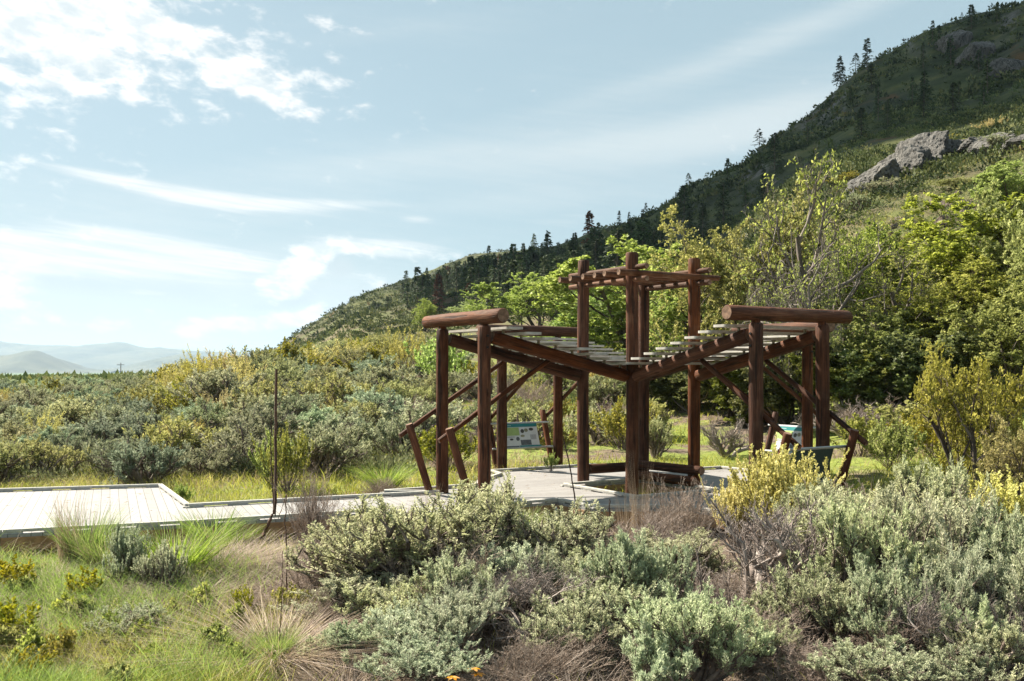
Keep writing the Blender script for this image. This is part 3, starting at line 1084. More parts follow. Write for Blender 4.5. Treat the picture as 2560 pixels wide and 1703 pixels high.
def sign(Q, label):
    """tilted panel with two steel rails, bolted across a pair of props; faces the tower and the sky"""
    zb, zt = .46, 1.03
    def pr(z, s):         # point on the inner face of the props at height z
        t = HL + .16 + (z + .30) / 1.63 * .54 - .085
        return Q(t, s, z)
    c = pr((zb + zt) / 2, HW / 2)
    t = thing('information_panel', label, 'information sign', c)
    xd = (pr(0, 0) - pr(0, 1)).normalized()
    upd = (pr(zt, 0) - pr(zb, 0)).normalized()
    nd = xd.cross(upd).normalized()
    # nd must face the tower
    tow = W(.8, .8, 1) - c
    if nd.dot(tow) < 0:
        xd = -xd
        nd = xd.cross(upd).normalized()
    rot = Matrix((xd, upd, nd)).transposed().to_euler()
    hh = (zt - zb) / upd.z
    PW = .98
    def part(name, boxes, mat, parent=t):
        o = obj(name, box_mesh(boxes), M[mat], parent)
        if parent is t:
            o.rotation_euler = rot
        return o
    part('rail', [(HW + .14, .045, .035, 0, hh / 2 + .012, .0, .012)], 'steel')
    part('rail', [(HW + .14, .045, .035, 0, -hh / 2 - .012, .0, .012)], 'steel')
    b = part('panel_back', [(PW, hh, .012, 0, 0, 0, .002)], 'dark_metal')
    z = .010
    p = part('panel_face', [(PW - .01, hh - .01, .008, 0, 0, z, .001)], 'pwhite')
    z += .006
    part('header_band', [(PW - .012, .085, .004, 0, hh/2 - .052, z, .0005)], 'teal', p)
    part('green_field', [(.46, .20, .004, -.28, hh/2 - .205, z, .0005)], 'pgreen', p)
    part('footer_band', [(.62, .035, .004, .215, -hh/2 + .025, z, .0005)], 'teal', p)
    part('footer_band', [(.40, .030, .004, -.31, -hh/2 + .022, z, .0005)], 'pgrey', p)
    part('picture', [(.30, .13, .004, .10, -hh/2 + .115, z, .0005)], 'pgrey', p)
    for (x, y, sx, sy, mt) in ((.04, hh/2 - .20, .10, .10, 'pdark'), (.15, hh/2 - .18, .11, .09, 'ppic'), (.30, hh/2 - .16, .13, .075, 'pdark'), (-.12, -.09, .10, .10, 'pgrey'), (-.30, -.10, .10, .05, 'pdark'), (.03, -.02, .12, .06, 'ppic')):
        import bmesh
        bm = bmesh.new()
        bmesh.ops.create_circle(bm, cap_ends=True, segments=20, radius=.5)
        bmesh.ops.scale(bm, vec=(sx, sy, 1), verts=bm.verts)
        r = bmesh.ops.extrude_face_region(bm, geom=bm.faces[:])
        bmesh.ops.translate(bm, vec=(0, 0, .004), verts=[v for v in r['geom'] if isinstance(v, bmesh.types.BMVert)])
        bmesh.ops.translate(bm, vec=(x, y, z - .001), verts=bm.verts)
        bmesh.ops.recalc_face_normals(bm, faces=bm.faces)
        me = bpy.data.meshes.new('picture')
        bm.to_mesh(me)
        bm.free()
        obj('picture', me, M[mt], p)
    part('lettering', [(.24, .014, .003, -.38, hh/2 - .055, z + .004, .0003)], 'ptext', p)
    part('lettering', [(.17, .006, .003, .33, .0 - i * .018, z, .0003) for i in range(7)] + [(.28, .006, .003, -.34, -.03 - i * .018, z, .0003) for i in range(2)], 'pgrey', p)
    return t


sign(QBL, 'tilted picture panel with teal header and green field, seen through the left wing')
sign(QBR, 'glaring white picture panel on steel rails behind the near right posts')
sign(QR, 'panel seen from its dark back, on steel rails behind the yellow bush')

# ------------------------------------------------------------------ boardwalk
def uv(u, v):
    p = W(u, v)
    return (p.x, p.y)


def slab(name, poly, z0, z1, mat, parent, holes=None):
    import bmesh
    from mathutils.geometry import tessellate_polygon
    loops = [[Vector((x, y, 0)) for x, y in poly]] + [[Vector((x, y, 0)) for x, y in h] for h in (holes or [])]
    flat = [p for l in loops for p in l]
    tris = tessellate_polygon(loops)
    bm = bmesh.new()
    top = [bm.verts.new((p.x, p.y, z1)) for p in flat]
    bot = [bm.verts.new((p.x, p.y, z0)) for p in flat]
    for t in tris:
        try:
            bm.faces.new([top[i] for i in t])
            bm.faces.new([bot[i] for i in reversed(t)])
        except ValueError:
            pass
    k = 0
    for l in loops:
        n = len(l)
        for i in range(n):
            a, b = k + i, k + (i + 1) % n
            bm.faces.new((top[a], top[b], bot[b], bot[a]))
        k += n
    bmesh.ops.recalc_face_normals(bm, faces=bm.faces)
    me = bpy.data.meshes.new(name)
    bm.to_mesh(me)
    bm.free()
    return obj(name, me, mat, parent)


walk = thing('boardwalk', 'pale grey plank boardwalk with low slotted kerb rails, leading to the log shelter', 'boardwalk', (0, 0, 0))
PATH_NEAR = [(-16, 10.3), (-7.25, 14.1), (-4.77, 15.04), (-2.2, 16.28), uv(-3.35, -.42)]
PATH_FAR = [uv(-4.35, 2.10), (-1.37, 18.85), (-3.99, 17.69), (-5.51, 16.97), (-7.02, 19.93), (-9.84, 19.12), (-16, 17.4)]
PLAT = [uv(-4.35, -.66), uv(-2.2, -.66), uv(-2.2, -1.7), uv(-.9, -2.5), uv(-.62, -4.5), uv(2.25, -4.5), uv(2.4, -2.4), uv(3.6, -1.2), uv(3.8, -.66),
        uv(4.5, -.66), uv(4.5, 2.25), uv(3.7, 2.3), uv(2.9, 3.4), uv(2.3, 3.7), uv(2.25, 4.4), uv(-.66, 4.4), uv(-.8, 3.7), uv(-2.0, 2.6), uv(-2.3, 2.15), uv(-4.35, 2.12)]
HOLE = [uv(-.64, -.95), uv(1.25, -.95), uv(1.25, 1.22), uv(-.64, 1.22)]
zt = DZ
pa = PATH_NEAR[:4] + [uv(-4.35, -.66)] + PATH_FAR
d1 = slab('path_deck', pa, zt - .04, zt, mat_deck('path_boards', radians(22), .15), walk)
d2 = slab('platform_deck', PLAT, zt - .04, zt, mat_deck('platform_boards', ANG + pi/2 + .0, .14), walk, [HOLE])


def run(name, pts, fn, closed=False):
    n = len(pts)
    for i in range(n if closed else n - 1):
        a, b = Vector(pts[i]).to_3d(), Vector(pts[(i + 1) % n]).to_3d()
        fn(a, b)


def kerb(a, b, inset=.07):
    d = b - a
    L = d.length
    if L < .12:
        return
    n = max(2, int(L / .62) + 1)
    boxes = [(L - .012, .085, .045, 0, 0, .048, .006)]
    for i in range(n):
        x = -L / 2 + .09 + (L - .18) * i / (n - 1)
        boxes.append((.34 if L > .9 else .1, .075, .026, x, 0, .0132, .003))
    o = obj('kerb_rail', box_mesh(boxes), M['curb'], walk)
    c = (a + b) / 2 + Vector((0, 0, zt))
    orient(o, walk, c, d)


def fascia(a, b):
    d = b - a
    L = d.length
    o = obj('fascia_board', box_mesh([(L - .01, .04, .19, 0, 0, -.135, .004)]), M['joist'], walk)
    orient(o, walk, (a + b) / 2 + Vector((0, 0, zt)), d)


run('kerb', PATH_NEAR[:4] + [uv(-4.1, -.66)], fascia)
run('kerb', [(x, y + .07) for x, y in PATH_NEAR[:4]], kerb)
run('kerb', [(x, y - .06) for x, y in PATH_FAR[:0:-1]] + [uv(-4.3, 2.06)], kerb)
ins = lambda pts, s: [((x - FX2) * s + FX2, (y - FY2) * s + FY2) for x, y in pts]
FX2, FY2 = uv(.8, .8)
PI = ins(PLAT, .985)
run('kerb', PI[0:9], kerb)
run('kerb', PI[9:], kerb)
run('kerb', ins(PLAT, .996), fascia, True)
HO = ins(HOLE, 1.06)
run('kerb', HO, kerb, True)
run('kerb', ins(HOLE, .99), fascia, True)
for (x, y) in [(-12, 12.2), (-9, 13.5), (-7, 14.3), (-4.8, 15.2), (-2.4, 16.35), uv(-2.25, -.72), uv(-2.2, -1.65), uv(-.6, -4.4), uv(2.2, -4.4), uv(-3.4, -.62), (-5.6, 17.1), (-7.2, 19.7), (-9.8, 18.9)]:
    g = gz(x, y)
    o = obj('support_post', box_mesh([(.10, .10, zt - .05 - g + .3, 0, 0, 0, .006)]), M['joist'], walk)
    o.location = (x, y, (zt - .05 + g - .3) / 2)
sc_ = (PLAT[2][0] - .02, PLAT[2][1] - .02)
o = obj('drain_pipe', log_mesh(.55, .035, 7, sides=12, bev=.004), M['steel'], walk)
o.location = (uv(-2.27, -.74)[0], uv(-2.27, -.74)[1], zt - .62)

# utility box on an orange post at the foot of the near right post
t = thing('outlet_box', 'small dark green-grey outdoor outlet box on a short orange post below the yellow bush', 'outlet box', at(1866, 15.4))
o = obj('post', box_mesh([(.10, .09, .75, 0, .06, .375, .006)]), M['postwood'], t)
o = obj('cover', box_mesh([(.17, .11, .20, 0, -.045, .33, .015), (.185, .125, .025, 0, -.045, .435, .008)]), M['box'], t)
o = obj('socket_plate', box_mesh([(.055, .01, .07, -.035, -.105, .33, .004), (.055, .01, .07, .035, -.105, .33, .004)]), M['steel'], t)
t.rotation_euler = (0, 0, .3)

# ------------------------------------------------------------------ plant prototypes (unit height 1, at origin)
def disc(n, r):
    a = rng.random(n) * 2 * pi
    q = r * np.sqrt(rng.random(n))
    return np.stack([q * np.cos(a), q * np.sin(a), np.zeros(n)], 1)


def dome_dirs(n, t0, t1):
    """directions evenly round the compass, tilted between t0 and t1 degrees from vertical"""
    a = (np.arange(n) + rng.random(n) * .8) / n * 2 * pi
    t = np.radians(t0 + (t1 - t0) * rng.random(n))
    return np.stack([np.sin(t) * np.cos(a), np.sin(t) * np.sin(a), np.cos(t)], 1)


def fit(gs, width=None):
    """scale groups so the top is at 1 (99.8 percentile)"""
    z = np.concatenate([g[0][:, 2] for g in gs])
    s = 1.0 / np.percentile(z, 99.7)
    return [(g[0] * s, *g[1:]) for g in gs], s


def sage_proto(name, leafm, twigm='twig', stems=8, tips=5, lm=16, ll=.030, lw=.009, tilt=(12, 68), deadtips=0.25, spread=.55, upg=.10, tipL=.34):
    P0 = grow(disc(stems, .06), dome_dirs(stems, *tilt), .42 * rng.uniform(.75, 1.2, stems), 6, .16, upg)
    L0 = np.full(stems, .42)
    P1, L1 = branch(P0, L0, 4, .25, spread, .15, .78, 6, .14, upg)
    P2, L2 = branch(P1, L1, 4, .25, .5, .25, .70, 5, .12, .12)
    P3, L3 = branch(P2, L2, tips, .15, .42, .35, .62, 5, .08, .16)
    n3 = len(P3)
    dead = rng.random(n3) < deadtips
    w = [tube_batch(P0, taper(stems, 6, .030, .016), 6), tube_batch(P1, taper(len(P1), 6, .014, .007), 5),
         tube_batch(P2, taper(len(P2), 5, .0065, .003), 4), tube_batch(P3, taper(n3, 5, .0026, .0010), 3)]
    # bare lower twigs
    Pd, Ld = branch(P1, L1, 5, .1, .7, .1, .45, 4, .25, .02)
    Pe, Le = branch(Pd, Ld, 3, .3, .6, .1, .6, 3, .25, .02)
    w += [tube_batch(Pd, taper(len(Pd), 4, .003, .0012), 3), tube_batch(Pe, taper(len(Pe), 3, .0015, .0007), 3)]
    lv = [leaf_on(P3[~dead], lm, .10, 1.0, ll, lw, .55, .75, .35), leaf_on(P2[rng.random(len(P2)) < .6], max(lm // 2, 3), .4, 1.0, ll, lw, .4, .8, .3)]
    nL = sum(len(g[1]) for g in lv)
    allg, s = fit(w + lv)
    wd = mesh_np(name + '_wood', allg[:len(w)])
    wd.materials.append(M[twigm])
    lf = mesh_np(name + '_leaf', allg[len(w):])
    lf.materials.append(M[leafm])
    return [('foliage', lf), ('branches', wd)]


def spray_proto(name, leafm, stems=46, lm=26, ll=.026, lw=.016, tilt=(3, 42), side=4, twigm='twig', wig=.08):
    """broom-like shrub: many upright wands set with small leaves or flowers"""
    P0 = grow(disc(stems, .10), dome_dirs(stems, *tilt)[rng.permutation(stems)], rng.uniform(.62, 1.0, stems), 8, wig, .05)
    P1, L1 = branch(P0, np.full(stems, .8), side, .35, .35, .3, .36, 5, .07, .12)
    P2, L2 = branch(P1, L1, 2, .2, .35, .3, .6, 4, .07, .12)
    w = [tube_batch(P0, taper(stems, 8, .008, .002), 4), tube_batch(P1, taper(len(P1), 5, .003, .001), 3), tube_batch(P2, taper(len(P2), 4, .002, .001), 3)]
    lv = [leaf_on(P1, lm, .1, 1, ll, lw, .5, .7, .3), leaf_on(P2, lm // 2, .0, 1, ll, lw, .5, .7, .3), leaf_on(P0, lm // 2, .6, 1, ll, lw, .5, .7, .3)]
    g, s = fit(w + lv)
    wd = mesh_np(name + '_wood', g[:len(w)])
    wd.materials.append(M[twigm])
    lf = mesh_np(name + '_leaf', g[len(w):])
    lf.materials.append(M[leafm])
    return [('foliage', lf), ('branches', wd)]


def dead_proto(name, stems=6, fine=6, twigm='greywood', thick=.045, tilt=(20, 75)):
    P0 = grow(disc(stems, .05), dome_dirs(stems, *tilt), np.full(stems, .45), 8, .30, .10)
    L0 = np.full(stems, .45)
    P1, L1 = branch(P0, L0, 5, .3, .55, .15, .75, 7, .26, .10)
    P2, L2 = branch(P1, L1, 5, .2, .5, .2, .62, 6, .2, .1)
    P3, L3 = branch(P2, L2, fine, .15, .5, .2, .55, 5, .16, .08)
    P4, L4 = branch(P3, L3, 2, .3, .5, .15, .6, 3, .16, .08)
    w = [tube_batch(P0, taper(stems, 8, thick, thick * .5), 8), tube_batch(P1, taper(len(P1), 7, thick * .38, thick * .17), 6),
         tube_batch(P2, taper(len(P2), 6, thick * .15, thick * .07), 4), tube_batch(P3, taper(len(P3), 5, thick * .065, thick * .03), 3), tube_batch(P4, taper(len(P4), 3, thick * .035, thick * .02), 3)]
    g, s = fit(w)
    me = mesh_np(name, g)
    me.materials.append(M[twigm])
    return [('branches', me)]


def fuzz_proto(name, mat='plume', n=1500, ll=.40, tilt=(5, 60), wid=.004, clumps=30):
    """fine dry brush: fans of thin twigs"""
    P0 = grow(disc(clumps, .10), dome_dirs(clumps, *tilt)[rng.permutation(clumps)], rng.uniform(.4, .8, clumps), 7, .12, .06)
    P1, L1 = branch(P0, np.full(clumps, .6), 6, .15, .4, .15, .55, 5, .12, .05)
    P2, L2 = branch(P1, L1, 5, .1, .4, .2, .6, 5, .12, .04)
    w = [tube_batch(P0, taper(clumps, 7, .008, .003), 4), tube_batch(P1, taper(len(P1), 5, .003, .0015), 3), tube_batch(P2, taper(len(P2), 5, .0017, .0009), 3)]
    lv = [leaf_on(P2, 10, .2, 1, .030, .0032, .7, .5, .1), leaf_on(P1, 8, .5, 1, .03, .0032, .7, .5, .1)]
    g, s = fit(w + lv)
    wd = mesh_np(name + '_wood', g[:len(w)])
    wd.materials.append(M[mat])
    lf = mesh_np(name + '_leaf', g[len(w):])
    lf.materials.append(M[mat])
    return [('twigs', wd), ('seed_heads', lf)]


def tuft_proto(name, mats, n=(260,), h=(1.0,), wd=.012, lean=.35, curve=.5, r=.16):
    res = []
    for m, k, hh in zip(mats, n, h):
        p = disc(k, r)
        d = nrm(p + 1e-6)
        gr = blades(p, hh * rng.uniform(.55, 1.05, k), wd, lean, curve, 4, up_dir=d * .9)
        me = mesh_np(name + m, gr)
        me.materials.append(M[m])
        res.append(('dry_blades' if m in ('straw', 'plume') else 'green_blades', me))
    return res


def tree_proto(name, leafm, trunks=1, height=1.0, ll=.012, lw=.008, lm=16, limbs=7, tilt=(4, 18), limbspread=.62, fall=.0, dead=.12, barkm='bark', tips=4, tr=.022, t0=.22, crownup=.12, wig=.10, sub=5):
    P0 = grow(disc(trunks, .03 * trunks), dome_dirs(trunks, *tilt), rng.uniform(.62, .80, trunks), 10, wig, .10)
    P1, L1 = branch(P0, np.full(trunks, .70), limbs, t0, limbspread, .18, .62, 8, .16, crownup, droop=fall * .3)
    P2, L2 = branch(P1, L1, sub, .2, .6, .12, .55, 6, .18, crownup * .6, droop=fall * .6)
    P3, L3 = branch(P2, L2, 5, .15, .6, .08, .55, 5, .2, .05, droop=fall)
    P4, L4 = branch(P3, L3, tips, .15, .55, .05, .6, 4, .2, .03, droop=fall)
    dd = rng.random(len(P4)) < dead
    w = [tube_batch(P0, taper(trunks, 10, tr, tr * .35), 8), tube_batch(P1, taper(len(P1), 8, tr * .36, tr * .12), 6), tube_batch(P2, taper(len(P2), 6, tr * .12, tr * .045), 4),
         tube_batch(P3, taper(len(P3), 5, tr * .045, tr * .02), 3), tube_batch(P4, taper(len(P4), 4, tr * .02, tr * .010), 3)]
    lv = [leaf_on(P4[~dd], lm, .0, 1, ll, lw, .3, .9, .15), leaf_on(P3[rng.random(len(P3)) < .7], lm // 2, .3, 1, ll, lw, .3, .9, .15)]
    g, s = fit(w + lv)
    tk = mesh_np(name + '_trunk', g[:2], smooth=True)
    tk.materials.append(M[barkm])
    br = mesh_np(name + '_branches', g[2:len(w)])
    br.materials.append(M[barkm if dead < .5 else 'deadtree'])
    lf = mesh_np(name + '_crown', g[len(w):])
    lf.materials.append(M[leafm])
    return [('crown', lf), ('trunk', tk), ('branches', br)]


def conifer_proto(name, mat='needle', n=90, slim=.20, gap=.0, bare=.12):
    """pointed conifer with drooping tiers"""
    t = np.sort(rng.random(n) ** .85) * (1 - bare) + bare
    a = rng.random(n) * 2 * pi
    prof = np.where(t > .3, (1.02 - t) / .72, .75 + .83 * t) ** .9
    L = slim * prof * rng.uniform(.65, 1.2, n) + .012
    keep = rng.random(n) > gap
    t, a, L = t[keep], a[keep], L[keep]
    n = len(t)
    d = np.stack([np.cos(a), np.sin(a), np.full(n, .10)], 1)
    p0 = np.stack([np.zeros(n), np.zeros(n), t], 1)
    P = grow(p0, d, L, 4, .08, .0, droop=.35)
    br = tube_batch(P, taper(n, 4, .0035, .001), 3)
    pos, tan, tt = sample(P, 12, .1, 1.0)
    k = len(pos)
    dirn = tan + nrm(rng.normal(0, 1, pos.shape)) * .7 + np.array([0, 0, -.15])
    lv = leaves(pos, dirn, .050, .020)
    tp = leaves(np.tile([[0, 0, .95]], (8, 1)) + rng.normal(0, .004, (8, 3)), np.tile([[0, 0, 1.]], (8, 1)) + rng.normal(0, .25, (8, 3)), .05, .012)
    tr = tube_batch(np.stack([np.zeros(6), np.zeros(6), np.linspace(-.03, .97, 6)], 1)[None], np.linspace(.014, .003, 6)[None], 7)
    me = mesh_np(name + '_crown', [lv, tp])
    me.materials.append(M[mat])
    mt = mesh_np(name + '_trunk', [tr, br])
    mt.materials.append(M['bark'])
    return [('crown', me), ('trunk', mt)]


print('protos')
HD = dict(
    fine=[dead_proto('dead_f0', thick=.022, fine=8)],
    sage=[sage_proto('sage_a%d' % i, 'sage', lm=36, stems=11, ll=.024, lw=.0068) for i in range(3)],
    blue=[sage_proto('sage_b%d' % i, 'blue', lm=38, stems=10, deadtips=.06, spread=.45, tilt=(8, 55), ll=.024, lw=.0065) for i in range(2)],
    pale=[sage_proto('sage_c%d' % i, 'pale', lm=34, stems=12, tilt=(5, 42), deadtips=.15, spread=.40, ll=.018, lw=.0055) for i in range(2)],
    small=[sage_proto('sage_d%d' % i, 'blue', lm=24, stems=6, tips=5, deadtips=.0, ll=.045, lw=.011, tilt=(5, 50)) for i in range(2)],
    yellow=[spray_proto('yellow_a%d' % i, 'yellow', stems=64, lm=40, ll=.026, lw=.019) for i in range(2)],
    dead=[dead_proto('dead_a%d' % i) for i in range(2)],
    fuzz=[fuzz_proto('fuzz_a%d' % i) for i in range(2)],
)
MD = dict(
    sage=[sage_proto('msage_a%d' % i, 'msage', lm=12, stems=7, tips=4, ll=.045, lw=.014) for i in range(3)],
    blue=[sage_proto('msage_b%d' % i, 'mblue', lm=13, stems=7, tips=4, ll=.045, lw=.014, deadtips=.1) for i in range(2)],
    pale=[sage_proto('msage_c%d' % i, 'mpale', lm=9, stems=7, tips=4, ll=.05, lw=.018) for i in range(2)],
    twig=[sage_proto('msage_t%d' % i, 'plume', lm=7, stems=8, tips=4, ll=.05, lw=.012, deadtips=.3) for i in range(2)],
    yellow=[spray_proto('myellow_%d' % i, 'gold', stems=34, lm=16, ll=.036, lw=.016, side=3, tilt=(3, 55), wig=.13) for i in range(3)],
    yg=[spray_proto('myg_%d' % i, 'yg', stems=34, lm=18, ll=.045, lw=.028, side=3, tilt=(3, 52)) for i in range(2)],
    green=[spray_proto('mgreen_%d' % i, 'green', stems=34, lm=18, ll=.05, lw=.03, side=3, tilt=(3, 55)) for i in range(2)],
    dead=[dead_proto('dead_m%d' % i, fine=4) for i in range(2)],
    fuzz=[fuzz_proto('fuzz_m%d' % i, clumps=20) for i in range(1)],
)
KIND = dict(fine=('dead_shrub', 'bare grey fine-twigged shrub', 'dead shrub'), sage=('sagebrush', 'grey-green sagebrush', 'sagebrush'), blue=('sagebrush', 'blue-green sagebrush', 'sagebrush'), pale=('sagebrush', 'pale yellowish sagebrush', 'sagebrush'),
            small=('sagebrush', 'low blue-green sagebrush', 'sagebrush'), yellow=('flowering_shrub', 'yellow-flowered shrub', 'shrub'), yg=('leafy_shrub', 'yellow-green leafy shrub', 'shrub'),
            green=('leafy_shrub', 'green leafy shrub', 'shrub'), dead=('dead_shrub', 'bare grey twisted shrub', 'dead shrub'), fuzz=('dry_brush', 'purple-grey dry brush', 'dry brush'), twig=('sagebrush', 'brownish twiggy sagebrush', 'sagebrush'))


def plant(lib, kind, px, r, h, wpx=None, label=None, rz=None, group=None, wf=1.0, dz=-.03, i=None):
    """wpx: width in photo pixels; prototype is about 1.3 wide for height 1"""
    pr = lib[kind][(random.randrange(len(lib[kind])) if i is None else i)]
    me = pr[0][1]
    if me.name not in WID:
        co = np.empty(len(me.vertices) * 3, np.float32)
        me.vertices.foreach_get('co', co)
        co = co.reshape(-1, 3)
        WID[me.name] = float(np.percentile(co[:, 0], 98) - np.percentile(co[:, 0], 2) + np.percentile(co[:, 1], 98) - np.percentile(co[:, 1], 2)) / 2
    sxy = h * wf
    if wpx:
        sxy = wpx / F * r / WID[me.name]
    nm, desc, cat = KIND[kind]
    return inst(nm, pr, label or desc, cat, at(px, r, dz), rz if rz is not None else random.uniform(0, 6.28), (sxy, sxy, h), group)


WID = {}


def hh(r, ytop, px):
    """height needed so a plant at depth r reaches row ytop"""
    return CAMZ + (HY - ytop) / F * r - gz((px - 1280) / F * r, r)


FG = 'shrubs in the foreground'
# (kind, px, depth, top row, width px, label)
NEAR = [
    ('pale', 925, 11.7, 1262, 290, 'tall pale yellowish sagebrush in front of where boardwalk meets the shelter'),
    ('pale', 1090, 11.3, 1215, 340, 'pale airy sagebrush left of the drain pipe'),
    ('pale', 1215, 12.3, 1178, 180, 'pale sagebrush with one tall spire rising against the near left shelter post'),
    ('fuzz', 1190, 10.8, 1330, 330, 'brown twiggy brush in the dark gap between the two big foreground sagebrush clumps'),
    ('sage', 905, 10.5, 1420, 300, 'rounded grey-green sagebrush at the left edge of the big foreground clump'),
    ('sage', 1010, 10.0, 1440, 220, 'grey-green sagebrush in the middle of the big foreground clump'),
    ('sage', 1140, 10.1, 1370, 200, 'small tufted sagebrush on the right of the big foreground clump'),
    ('blue', 1265, 10.9, 1345, 210, 'dark blue-green sagebrush leaning right over the shaded hollow'),
    ('blue', 1060, 8.5, 1580, 230, 'bright mint-coloured sagebrush at the bottom edge beside the orange flowers'),
    ('blue', 890, 9.1, 1540, 170, 'dark teal sagebrush low at the left foot of the big clump'),
    ('fine', 1330, 9.9, 1400, 360, 'dark bare gnarled shrub in the shaded hollow of the foreground'),
    ('sage', 1330, 10.9, 1350, 190, 'sagebrush tuft on the right rim of the shaded hollow'),
    ('pale', 1400, 11.9, 1270, 230, 'pale sagebrush in front of the platform corner beside the thin brown stalk'),
    ('blue', 1590, 10.1, 1340, 210, 'upright mint sagebrush between the shaded hollow and the grey dead shrub'),
    ('sage', 1520, 9.8, 1450, 230, 'brownish green sagebrush at the foot of the upright mint sagebrush'),
    ('fuzz', 1560, 9.4, 1540, 220, 'low grey-brown dry brush at the foot of the mint sagebrush'),
    ('blue', 1740, 8.4, 1475, 250, 'large blue-green sagebrush cut by the bottom edge below the grey dead shrub'),
    ('small', 1640, 8.1, 1560, 150, 'blue-green sagebrush at the bottom edge, left of the largest blue-green one'),
    ('dead', 1900, 10.6, 1235, 430, 'big bare grey dead shrub with twisted trunk below the yellow-flowered bush'),
    ('fuzz', 1985, 10.2, 1400, 330, 'tangled brown dry brush under the right side of the grey dead shrub'),
    ('fuzz', 1930, 9.3, 1500, 260, 'dark tangled twigs at the foot of the grey dead shrub'),
    ('sage', 2150, 10.0, 1265, 290, 'large rounded sagebrush right of the grey dead shrub'),
    ('sage', 2290, 10.3, 1240, 280, 'large sagebrush with dark lower branches, second from the right edge'),
    ('sage', 2110, 11.9, 1225, 300, 'sagebrush standing behind the grey dead shrub and right of the yellow bush'),
    ('sage', 2330, 13.2, 1165, 230, 'tall pale grey sagebrush rising in front of the shady thicket'),
    ('blue', 2500, 10.2, 1270, 260, 'blue-green sagebrush at the right edge of the picture, middle height'),
    ('small', 2440, 8.6, 1500, 130, 'small mint sagebrush tuft near the bottom right corner'),
    ('sage', 2490, 8.4, 1555, 230, 'sagebrush filling the bottom right corner'),
    ('fuzz', 2400, 11.2, 1330, 260, 'pale dry brush between the two right-hand sagebrush'),
    ('fine', 2370, 9.0, 1430, 300, 'dark bare branches in the shade of the right-hand sagebrush'),
    ('sage', 2030, 9.6, 1430, 220, 'sagebrush growing through the tangle right of the grey dead shrub'),
    ('fuzz', 2240, 8.8, 1520, 260, 'dark dry twigs under the large rounded sagebrush'),
    ('pale', 1680, 11.8, 1330, 200, 'pale sagebrush behind the left limbs of the grey dead shrub'),
    ('sage', 1480, 11.0, 1380, 200, 'sagebrush tuft left of the upright mint sagebrush'),
    ('blue', 2400, 9.2, 1370, 220, 'mint sagebrush in the middle of the right-hand group'),
    ('pale', 2210, 12.6, 1200, 260, 'pale sagebrush at the back of the right-hand group'),
    ('blue', 1010, 9.3, 1500, 200, 'mint sagebrush low in front of the big foreground clump'),
    ('sage', 2200, 8.2, 1610, 260, 'low sagebrush cut by the bottom edge right of centre'),
    ('sage', 2385, 8.2, 1610, 180, 'low sagebrush at the bottom edge, left of the bottom right corner'),
    ('fuzz', 2400, 12.6, 1225, 190, 'dry tan brush fan beside the tall pale grey sagebrush'),
    ('fuzz', 2110, 13.2, 1200, 280, 'grey-pink dry brush tips right of the yellow-flowered bush'),
    ('fuzz', 1700, 13.8, 1190, 170, 'tall dry plume-like brush against the platform by the near right wing'),
    ('fuzz', 1620, 13.0, 1260, 230, 'low grey-brown dry brush in front of the platform hole'),
    ('fuzz', 1480, 12.4, 1300, 240, 'pale dry brush in front of the angled platform edge'),
    ('fuzz', 780, 14.4, 1165, 130, 'round purple-grey dry bush leaning over the boardwalk'),
    ('fuzz', 790, 11.7, 1330, 170, 'grey-brown dry brush left of the big foreground clump'),
    ('fuzz', 830, 10.3, 1450, 170, 'dry brush hugging the left foot of the big foreground clump'),
    ('sage', 820, 9.2, 1570, 130, 'small pale sagebrush between the straw mound and the big clump'),
    ('fuzz', 955, 19.9, 1185, 80, 'small pinkish dry tuft beside the far kerb, in front of the bright grass tuft'),
    ('fuzz', 1450, 8.9, 1560, 200, 'low grey twigs at the bottom edge between two sagebrush'),
    ('fuzz', 1340, 8.6, 1580, 220, 'low grey twigs at the bottom edge under the shaded hollow'),
    ('fuzz', 2020, 8.5, 1590, 220, 'low grey twigs at the bottom edge under the grey dead shrub'),
    ('sage', 1860, 8.9, 1540, 190, 'sagebrush right of the largest blue-green one at the bottom edge'),
    ('fuzz', 1120, 11.6, 1330, 260, 'silvery dry twigs inside the big foreground clump'),
    ('blue', 1150, 9.3, 1450, 200, 'mint sagebrush tuft rising left of the shaded hollow'),
    ('sage', 1420, 9.2, 1500, 200, 'sagebrush at the right foot of the shaded hollow'),
    ('pale', 990, 12.1, 1240, 240, 'pale sagebrush at the back of the big foreground clump'),
    ('pale', 1310, 12.6, 1290, 200, 'pale sagebrush below the drain pipe'),
    ('sage', 2060, 12.8, 1215, 220, 'sagebrush just right of the yellow-flowered bush'),
    ('blue', 2230, 9.1, 1410, 200, 'mint sagebrush in front of the large rounded sagebrush'),
    ('sage', 2560, 9.0, 1400, 200, 'sagebrush half cut by the right edge'),
    ('blue', 318, 12.0, 1300, 95, 'upright grey-green sagebrush below the boardwalk, the taller of the pair'),
    ('sage', 410, 11.7, 1345, 110, 'rounder grey-green sagebrush below the boardwalk, the right one of the pair'),
    ('sage', 330, 9.9, 1500, 190, 'low dull green sagebrush in the grass at lower left'),
]
for k, px, r, yt, wp, lab in NEAR:
    if k in ('sage', 'blue', 'pale', 'small'):
        yt -= (14 if px > 1330 else -6)
        wp *= (1.12 if px > 1330 else 1.04)
    h = max(.25, hh(r, yt, px))
    plant(HD, k, px, r, h, wp, lab, group=FG)
FORB = [sage_proto('forb_%d' % i, 'green', lm=7, stems=6, tips=3, ll=.10, lw=.045, deadtips=0, tilt=(5, 50)) for i in range(2)]
THATCH = tuft_proto('thatch', ['plume', 'straw'], (700, 300), (1.0, .8), .010, 1.6, .9, .35)
